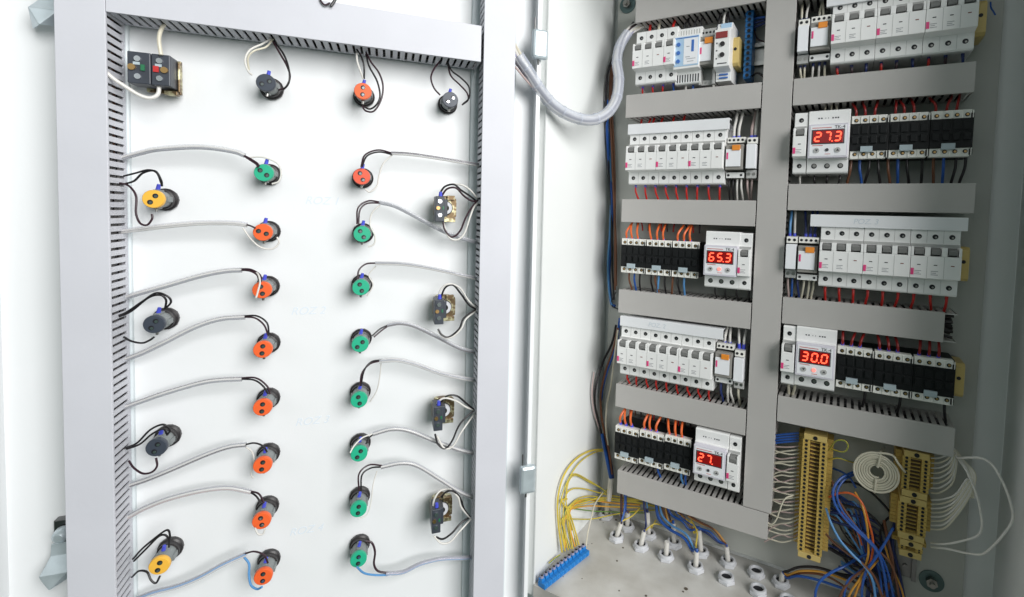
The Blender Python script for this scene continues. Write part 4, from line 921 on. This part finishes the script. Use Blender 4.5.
# green-yellow earth wires
GY = 'yellow and green earth wires from the blue strip'
YW = [([(562,552,.705),(558,520,.72),(558,497,.74),(564,475,.76),(576,459,.79),(590,451,.82),(607,449,.845)],'w_yellow','outermost thick yellow earth wire arching up to the loose bundle',.0019),
 ([(565,551,.705),(560,522,.72),(561,500,.74),(568,480,.76),(580,462,.79),(596,452,.83),(609,451,.845)],'w_yg','second striped earth wire arching up beside the outermost one',.0014),
 ([(568,550,.715),(563,522,.73),(565,498,.75),(572,489,.77),(585,489,.80),(600,493,.83),(620,497,.845),(646,501,.845)],'w_yg','striped earth wire curving over and running right behind the lowest duct',.0014),
 ([(572,549,.72),(568,528,.73),(567,512,.75),(573,503,.78),(586,499,.81),(604,500,.835),(632,502,.845),(662,508,.845)],'w_yg','bright yellow earth wire turning right just above the floor',.0017),
 ([(575,547,.725),(570,528,.735),(570,511,.755),(578,502,.785),(590,500,.815),(612,503,.838),(640,505,.845)],'w_amber','amber earth wire turning right between the yellow ones',.0017),
 ([(579,545,.735),(574,527,.745),(569,512,.755),(563,504,.76),(562,500,.765),(567,499,.77)],'w_yellow','short yellow earth wire ending in a small hook',.0017),
 ([(577,546,.73),(573,530,.74),(567,508,.75),(566,492,.76),(569,478,.775),(576,474,.79),(588,480,.81),(601,488,.83),(614,499,.845)],'w_yg','green striped earth wire making the inner high arch',.0013),
 ([(564,530,.72),(562,519,.73),(572,519,.76),(592,519,.80),(612,515,.83),(636,511,.845),(660,510,.845)],'w_yg','lowest striped earth wire crossing to the right near the floor',.0013),
 ([(567,508,.75),(577,509,.78),(592,511,.81),(614,512,.838),(644,513,.845)],'w_yg','thin yellow earth wire crossing right above the lowest striped one',.0012),
 ([(572,530,.74),(569,515,.75),(571,507,.77),(584,501,.80),(606,498,.835),(630,500,.845),(655,499,.845)],'w_yg','striped earth wire hugging the bright yellow one',.0013),
 ([(566,548,.71),(564,530,.72),(566,516,.74),(572,509,.76),(590,506,.80),(612,507,.835),(640,508,.845)],'w_amber','thin amber earth wire nearest the wall crossing right',.0012),
 ([(586,546,.755),(588,532,.77),(592,515,.79),(595,504,.81),(603,492,.835)],'w_cream','single cream wire rising from the right end of the blue strip',.0013),
 ([(570,549,.715),(566,535,.725),(564,522,.735),(566,510,.75),(571,505,.765),(580,503,.79),(600,496,.83),(612,484,.845)],'w_yg','yellow earth wire climbing towards the white cable sheath',.0014),
 ([(549,563,.675),(555,558,.69),(560,555,.70)],'w_yg','short dull green wire lying along the blue strip',.0012)]
for pts, mt, lb, rad in YW: pw(pts, mt, lb, GY, rad*.85)

for ref in (3,6,9,10):
    pts, mt, lb, rad = YW[ref]; jx, jy = random.uniform(-3,3), random.uniform(-4,3)
    q = [(x+jx*(.3+.7*math.sin(PI*i/(len(pts)-1)))+random.uniform(-.8,.8), y+jy*math.sin(PI*i/(len(pts)-1))+random.uniform(-.8,.8), Y) for i,(x,y,Y) in enumerate(pts)]
    pw(q, 'w_yg', 'thin striped earth wire inside the bundle turning right above the floor', 'thin earth wires inside the bundle', .0010)
# ================================================================== CABLE GLANDS
def make_gland():
    r = empty('cable_gland', (0,0,0))
    mb = MB(); mb.cyl((0,0,.0002),(0,0,1),.0142,.0055,6)
    mb.build('nut', 'gland', r, bevel=.0008)
    MB().lathe([(.0118,.0056),(.0121,.0080),(.0112,.0100),(.0088,.0102),(.0080,.0090),(.0078,.0057)], seg=28).build('collar','gland',r,smooth=True)
    MB().cyl((0,0,.0056),(0,0,1),.0076,.0010,20).build('bore','hole',r)
    return r
GP = make_gland(); first = True
gl = [(-.3775,.8500,'rearmost gland in the left corner, under the white cable stub'),(-.3330,.8000,'front row gland nearest the left wall'),(-.3285,.8380,'back row gland just behind the leftmost front one'),
      (-.2870,.8000,'second gland of the front row from the left'),(-.2860,.8370,'back row gland behind the second front one'),(-.2410,.7980,'third gland of the front row with a bare white stub'),(-.2390,.8370,'back row gland behind the bare white stub'),
      (-.1900,.7970,'fourth gland of the front row with blue wires bending into it'),(-.1920,.8390,'back row gland behind the fourth front one'),(-.1465,.8380,'back row gland under the white cable with the brown wires'),
      (-.1410,.7975,'empty gland of the front row right of the blue wires'),(-.1015,.8360,'empty gland of the back row below the vertical duct'),(-.0925,.7960,'empty gland at the bottom edge of the photo'),(-.0640,.8340,'rightmost gland, white stub beneath the tall terminal stack'),
      (-.0500,.7960,'gland half hidden at the bottom edge under the wire tangle')]
for i,(x,y,lb) in enumerate(gl):
    o = place(GP, not first, (x,y,ZB+.0001), lb+' on the cabinet floor', 'cable gland', 'grey plastic cable glands on the floor', random.uniform(0,1)); first = False
def cab_in(x, y, top, label, conds, h=.030):
    """white cable rising from a gland, its coloured conductors fanning up"""
    base = Vector((x,y,ZB+.004)); r = empty('supply_cable', base, 0, label, 'cable', 'white cables rising through the floor glands')
    tp = Vector((x+top[0], y+top[1], ZB+h))-base
    MB().tube([Vector((0,0,0)), tp*.5+Vector((0,0,.001)), tp], .0041, 10, 5).build('sheath','w_white',r,smooth=True)
    for mt, pts, rad in conds:
        q = [tp*.92, tp*1.12]+[pp(*p)-base for p in pts]
        MB().tube(q, rad, 8, 7).build('conductor', mt, r, smooth=True)
cab_in(-.3330,.8000,(.006,.004),'white cable through the leftmost front gland with blue and brown wires going straight up',[('w_blue',[(624,512,.815),(625,500,.825),(624,480,.835)],.0018),('w_plum',[(621,512,.815),(621,500,.825),(621,480,.835)],.0018),('w_yg',[(632,516,.82),(640,508,.84)],.0012)])
cab_in(-.3285,.8380,(.0,.002),'white cable through the back gland nearest the left wall',[('w_blue',[(626,512,.84),(626,500,.84),(626,480,.84)],.0015),('w_brown',[(623,512,.84),(622,500,.84),(622,480,.84)],.0015)])
cab_in(-.2870,.8000,(.004,.004),'white cable through the second front gland',[('w_yg',[(646,530,.82),(654,524,.835),(662,525,.84)],.0012),('w_navy',[(646,525,.82),(645,510,.83),(643,485,.84)],.0016)])
cab_in(-.2860,.8370,(-.004,.0),'white cable through the back gland behind the second front one',[('w_navy',[(646,515,.84),(644,505,.84),(643,485,.84)],.0020),('w_lblue',[(648,515,.84),(647,505,.84),(646,490,.84)],.0014),('w_yg',[(650,528,.84),(656,520,.84)],.001)],h=.045)
cab_in(-.2410,.7980,(.001,.0),'short bare white cable stub standing in the third front gland',[],h=.030)
cab_in(-.2390,.8370,(-.003,.0),'white cable behind the bare stub, wires rising under the duct',[('w_brown',[(670,525,.84),(664,512,.84),(659,490,.84)],.0016),('w_blue',[(671,528,.84),(658,518,.84),(655,490,.84)],.0020),('w_amber',[(668,520,.84),(665,505,.84),(662,490,.84)],.0013),('w_plum',[(672,524,.84),(667,508,.84),(664,490,.84)],.0015)],h=.040)
cab_in(-.1900,.7970,(.0,.002),'white cable in the fourth front gland with blue wires arching from the left',[('w_blue',[(692,550,.81),(684,538,.82),(668,528,.83),(658,515,.835),(655,490,.84)],.0024),('w_lblue',[(694,548,.81),(686,534,.82),(670,524,.83),(661,512,.835),(659,490,.84)],.0017),('w_yg',[(696,545,.81),(697,532,.82),(691,520,.835)],.0013)])
cab_in(-.1920,.8390,(-.005,.0),'white cable in the back gland under the crossing brown wires',[('w_yellow',[(694,533,.84),(692,524,.84),(680,515,.84),(668,504,.84)],.0014),('w_blue',[(690,530,.84),(682,521,.84),(671,514,.84),(662,495,.84)],.0020),('w_brown',[(692,528,.84),(684,517,.84),(674,508,.84)],.0016)],h=.042)
cab_in(-.1465,.8380,(-.004,.0),'white cable with brown, blue and amber wires running up to the left',[('w_blue',[(719,541,.84),(710,532,.84),(697,527,.84),(680,516,.84),(668,500,.84)],.0018),('w_brown',[(722,540,.84),(713,529,.84),(698,521,.84),(684,512,.84)],.0018),('w_amber',[(724,541,.84),(715,530,.84),(700,523,.84),(688,516,.84)],.0013),('w_navy',[(718,542,.84),(708,534,.84),(694,526,.84),(676,512,.84)],.0016)])
cab_in(-.0640,.8340,(.003,.0),'white stub in the rightmost gland with wires arching right',[('w_black',[(788,571,.83),(800,567,.82),(820,568,.815),(845,577,.81),(862,587,.81)],.0019),('w_amber',[(788,575,.83),(800,571,.82),(822,572,.815),(846,580,.81)],.0016),('w_blue',[(787,578,.83),(798,576,.82),(818,580,.815),(842,588,.81)],.0019),('w_brown',[(788,576,.83),(803,573,.822),(826,576,.817),(850,590,.81)],.0016)],h=.020)

# ================================================================== WIRE TANGLE (lower right)
GT = 'coloured wires tangled under the right terminal blocks'
TW = [('w_blue',[(853,472,.815),(840,479,.80),(833,492,.79),(837,508,.785),(850,524,.78),(866,539,.78),(878,553,.78),(884,573,.785),(888,602,.79)],.0021,'thick blue wire making the big left bend beside the tall terminal stack'),
 ('w_blue',[(855,474,.82),(843,481,.805),(837,494,.795),(842,510,.79),(856,527,.785),(872,543,.785),(883,560,.785),(890,580,.79),(894,602,.795)],.0018,'second blue wire following just inside the big left bend'),
 ('w_lblue',[(826,508,.80),(831,523,.79),(840,540,.78),(853,555,.775),(866,568,.775),(873,582,.78),(876,602,.785)],.0019,'light blue wire running diagonally down from the tall terminal stack'),
 ('w_blue',[(893,528,.80),(886,541,.79),(876,557,.78),(866,572,.78),(862,588,.785),(862,602,.79)],.0020,'blue wire crossing the tangle from upper right to lower left'),
 ('w_blue',[(872,552,.835),(858,558,.82),(845,566,.80),(832,572,.79),(821,580,.785),(816,590,.785),(815,602,.79)],.0022,'blue wire arching left to the bottom edge of the tangle'),
 ('w_blue',[(868,566,.80),(856,574,.79),(847,583,.785),(843,602,.79)],.0020,'blue wire dropping steeply in the lower middle of the tangle'),
 ('w_orange',[(829,497,.81),(840,493,.80),(852,494,.795),(862,503,.79),(868,520,.79),(873,541,.79),(871,560,.79),(862,580,.79),(852,602,.79)],.0017,'orange wire making the wide arch at the top of the tangle'),
 ('w_brown',[(832,480,.82),(836,495,.81),(846,512,.80),(857,527,.795),(869,540,.79),(880,552,.79),(893,568,.79),(900,602,.80)],.0019,'brown wire falling from behind the tall terminal stack across the tangle'),
 ('w_brown',[(826,534,.80),(834,543,.79),(846,552,.78),(858,560,.775),(868,569,.775),(876,580,.78),(884,602,.785)],.0019,'copper brown wire leaving the foot of the tall terminal stack'),
 ('w_amber',[(855,492,.80),(862,505,.79),(866,520,.785),(868,536,.785),(868,556,.785),(862,575,.785),(852,590,.785),(846,602,.79)],.0017,'amber wire dropping through the centre of the tangle'),
 ('w_amber',[(878,560,.79),(868,572,.785),(859,585,.785),(853,602,.79)],.0016,'short amber wire at the bottom of the tangle'),
 ('w_brown',[(884,520,.82),(888,540,.81),(892,558,.80),(893,575,.80),(888,588,.80),(882,602,.80)],.0024,'thick brown wire sweeping down right of the tangle'),
 ('w_brown',[(880,556,.79),(866,568,.785),(853,578,.785),(843,590,.785),(838,602,.79)],.0019,'brown wire slanting to the lower left of the tangle'),
 ('w_orange',[(842,512,.81),(849,522,.80),(858,533,.80),(862,545,.80)],.0015,'short orange brown wire in the upper left of the tangle'),
 ('w_navy',[(828,520,.83),(842,524,.83),(860,530,.83),(880,545,.83),(896,575,.83),(903,602,.83)],.0022,'navy wire passing behind the tangle to the lower right'),
 ('w_black',[(828,500,.83),(845,505,.825),(866,512,.82),(882,528,.82),(889,550,.82),(898,602,.82)],.0022,'black wire arching over the tangle behind the coloured ones'),
 ('w_black',[(828,548,.82),(842,556,.82),(858,562,.82),(876,574,.82),(888,602,.82)],.0022,'black wire at the lower left behind the tangle'),
 ('w_navy',[(826,544,.825),(840,550,.825),(854,556,.825),(870,566,.825),(884,582,.825),(892,602,.825)],.0020,'navy wire close above the lower black one'),
 ('w_black',[(830,486,.835),(850,482,.835),(868,490,.83),(884,505,.83),(896,520,.83)],.0020,'black wire looping behind the white coil'),
 ('w_black',[(900,512,.83),(886,520,.83),(880,536,.825),(884,560,.825),(878,602,.82)],.0018,'black wire hooking down from the middle terminal stack'),
 ('w_navy',[(829,512,.835),(850,515,.835),(872,520,.835),(888,535,.835),(893,560,.83),(896,602,.83)],.0024,'thick navy wire deep behind the tangle'),
 ('w_blue',[(868,540,.80),(874,556,.795),(880,575,.79),(882,602,.79)],.0018,'short blue wire down the centre of the tangle'),
 ('w_amber',[(885,545,.81),(890,562,.80),(900,585,.80),(905,602,.80)],.0015,'amber wire at the right side of the tangle'),
 ('w_blue',[(832,468,.83),(842,472,.82),(850,478,.815),(856,488,.81)],.0018,'short blue wire behind the coil at the top of the tangle'),
 ('w_navy',[(902,500,.835),(895,520,.83),(893,545,.83),(900,575,.83),(905,602,.83)],.0022,'navy wire dropping beside the middle terminal stack')]
for mt, pts, rad, lb in TW: pw(pts, mt, lb, GT, rad*.84)
for k in range(40):
    x0 = random.uniform(826,880); y0 = random.uniform(500,560) if x0 < 850 else random.uniform(520,575)
    mt, cn = random.choice((('w_navy','navy'),('w_black','black'),('w_brown','brown'),('w_lblue','light blue'),('w_blue','blue')))
    pts = [(x0-12,y0-8,.846),(x0,y0,.84),(x0+random.uniform(6,16),y0+random.uniform(4,14),.835),(random.uniform(864,884),570+random.uniform(-6,6),.83),(random.uniform(862,905),604,.83)]
    pw(pts, mt, f'{cn} wire deep in the tangle under the right terminal blocks', cn+' wires deep in the tangle', random.uniform(.0011,.0019))
# more dark depth
pw([(826,570,.835),(840,574,.83),(860,580,.83),(880,602,.83)],'w_black','black wire lowest behind the tangle, close to the floor',GT,.0022)
pw([(829,450,.81),(836,441,.80),(845,441,.80),(848,447,.80),(843,452,.80),(831,449,.81)],'w_yg','striped earth wire loop at the upper right of the tall terminal stack',GT,.0010)
pw([(829,460,.815),(838,458,.81),(848,461,.81),(856,463,.82)],'w_yg','striped earth wire just below the small earth loop',GT,.0010)
# white wires from the vertical duct to the tall stack
GW = 'white wires from the vertical duct to the tall terminal stack'
def chx(k): return ORD[k] if k < 16 else f'{k+1}th'
cntw = 0
for k in range(26):
    y = 446+k*3.65; y0 = y+random.uniform(-3,3)+(4 if k>18 else 0)
    sag = 1.5 if k < 19 else 5
    mt = 'w_cream' if k%3 else 'w_rose'
    pts = [(769-.05*(y-440),y0-1+ (6*math.sin(k*1.9)),.815),(780,y+sag*.6+2*math.sin(k*2.3),.812),(790,y+sag*.7,.810),(799,y,.812)]
    nm = ['topmost','second','third','fourth','fifth','sixth','seventh','eighth','ninth','tenth','eleventh','twelfth','thirteenth'][k] if k<13 else ['lowest','second lowest','third lowest','fourth lowest','fifth lowest','sixth lowest','seventh lowest','eighth lowest','ninth lowest','tenth lowest','eleventh lowest','twelfth lowest','thirteenth lowest'][25-k]
    pw(pts, mt, f'{nm} of the pale wires between the vertical duct and the tall beige terminal stack', GW, .0011)
for k in range(4):
    y = 433+k*2.6
    pw([(770,y+3,.815),(782,y+1.5,.812),(799,y,.812)],'w_blue',f'{ORD[k]} from top of the blue wires between vertical duct and tall terminal stack','blue wires to the tall terminal stack',.0015)
pw([(764,518,.80),(770,524,.80),(776,520,.80),(784,500,.80),(794,495,.81)],'w_cream','pale wire hooking out of the foot of the vertical duct',GW,.0011)
# white coil
cc = pp(876.5,471.7,.800); q = []
turns = 6.6
for i in range(int(turns*18)+1):
    th = 1.35+(turns*18-i)*2*PI/18; rr = .0080+(.0282-.0080)*(i/(turns*18)); q.append(cc+Vector((rr*math.cos(th), .0006*math.sin(i*.22)-0.0006*i/18, rr*math.sin(th))))
r = empty('wire_coil', cc, 0, 'coil of white wire rolled up flat beside the short beige terminal stacks', 'coil')
q2 = [p-cc for p in q]+[pp(892,455,.792)-cc, pp(898,463,.79)-cc, pp(905,472,.80)-cc]
MB().tube(q2, .00145, 8, 3).build('wire','w_cream',r,smooth=True)
for a in (-1.60, 1.45):
    mb = MB(); mb.tube([Vector((.0080*math.cos(a),-.004,.0080*math.sin(a))),Vector((.018*math.cos(a),-.0052,.018*math.sin(a))),Vector((.0285*math.cos(a),-.003,.0285*math.sin(a))),Vector((.0290*math.cos(a),.003,.0290*math.sin(a)))], .0013, 6, 5); mb.build('tie','w_cream',r,smooth=True)
tag(wire([cc+Vector((0,.004,.006)), cc+Vector((.004,.025,.012)), cc+Vector((.010,.045,.02))], .0014,'w_white','white wire end tying the flat coil back to the plate',None),None)
# white loops right of the short stacks
GL = 'white wires looping right of the short terminal stacks'
for k in range(8):
    y = 457+k*5.0; xx = 950+1.2*k
    pw([(931,y+1,.812),(940,y+.5,.808),(948+k*.6,y-3-k*.8,.806),(953+k*.5,y-9-k*2.6,.808),(956,455+k*.4,.815),(950,447,.82)],'w_cream' if k%2 else 'w_white',f'{ORD[k]} from top of the pale wires curving up from the upper short stack',GL,.0011)
for k in range(8):
    y = 500+k*4.2
    pw([(931,y,.812),(944,y-1,.806),(956,y-6-k,.800),(966+k*.7,y-20-k*2.2,.798),(969+k*.9,478-k*.5,.800),(963+k*.3,462,.808),(955,449,.82)],'w_cream' if k%2 else 'w_white',f'{ORD[k]} from top of the pale wires sweeping up from the middle stack',GL,.0011)
pw([(931,543,.812),(945,544,.80),(962,541,.79),(977,536,.785),(982,526,.785),(980,508,.785),(975,490,.785),(966,470,.79),(955,455,.81),(950,448,.82)],'w_white','long white wire making the second widest loop to the right',GL,.0013)
pw([(931,547,.812),(948,549,.80),(966,553,.79),(981,554.5,.78),(990,549,.775),(1003,535,.77),(1012.5,520,.77),(1011,505,.77),(1004,485,.77),(994,467,.775),(984,459,.78),(972,457.5,.785),(958,458,.80)],'w_white','long white wire making the widest loop out to the right cabinet wall',GL,.0014)
for k in range(3):
    pw([(952+k*2,452,.815),(962+k*2,462+k*3,.805),(972+k,480+k*3,.80),(975-k*2,498,.80)],'w_cream' if k else 'w_white',f'{ORD[k]} from the left of three pale strands fanning down right of the upper short stack',GL,.0011)
# blue/dark wires at top between neutral bar and duct
for k in range(3):
    pw([(753,20+k*4,.825),(758,18+k*4,.822),(765,17+k*3,.82)],'w_navy' if k else 'w_blue',f'{ORD[k]} from top of the dark blue wires beside the upright blue bar','blue wires at the upright blue bar',.0018)
pw([(753,24,.83),(757,38,.828),(765,42,.825)],'w_plum','plum wire curving from the upright blue bar to the vertical duct',None,.0012)
pw([(752,76,.825),(758,73,.82),(764,77,.82)],'w_black','black wire at the foot of the upright blue bar',None,.0016)

# background wall behind the cabinet, only glimpsed past its edges
wall = MB().box(-3,3,1.0,1.02,-2,2.5).build('wall', 'door_paint', None); tag(wall, None, None, None, 'structure')

# ================================================================== LIGHT, WORLD, CAMERA
w = bpy.data.worlds.new('World'); sc.world = w; w.use_nodes = True
w.node_tree.nodes['Background'].inputs[0].default_value = (.62,1.0,.84,1); w.node_tree.nodes['Background'].inputs[1].default_value = .085
def area(loc, target, size, sy, power, col):
    l = bpy.data.lights.new('window_or_fill_light', 'AREA'); l.shape = 'RECTANGLE'; l.size = size; l.size_y = sy; l.energy = power; l.color = col
    o = bpy.data.objects.new('window_or_fill_light', l); COL.objects.link(o); o.location = loc
    o.rotation_euler = (Vector(target)-Vector(loc)).to_track_quat('-Z','Y').to_euler(); return o
area((1.85,-.30,.85), (-.35,.60,-.10), 1.6, 1.7, 97, (1.0,.99,.985))
area((-.3,-1.6,.9), (-.25,.8,-.05), 1.5, 1.3, 5.0, (.95,.97,1.0))  # added front fill to brighten the device panel, not a window
cam = bpy.data.cameras.new('camera'); co = bpy.data.objects.new('camera', cam); COL.objects.link(co); sc.camera = co
cam.sensor_width = 36; cam.sensor_fit = 'HORIZONTAL'; cam.lens = FPX/1024*36; cam.shift_x = (512-CX)/1024; cam.shift_y = -(298.5-CY)/1024
cam.clip_start = .01; cam.clip_end = 100
right, up, fwd = MT@Vector((1,0,0)), MT@Vector((0,-1,0)), MT@Vector((0,0,1))
co.matrix_world = Matrix(((right.x,up.x,-fwd.x,0),(right.y,up.y,-fwd.y,0),(right.z,up.z,-fwd.z,0),(0,0,0,1)))
sc.view_settings.view_transform = 'Standard'; sc.view_settings.look = 'None'; sc.view_settings.exposure = 0.08; sc.view_settings.gamma = 1
sc.cycles.transparent_max_bounces = 16
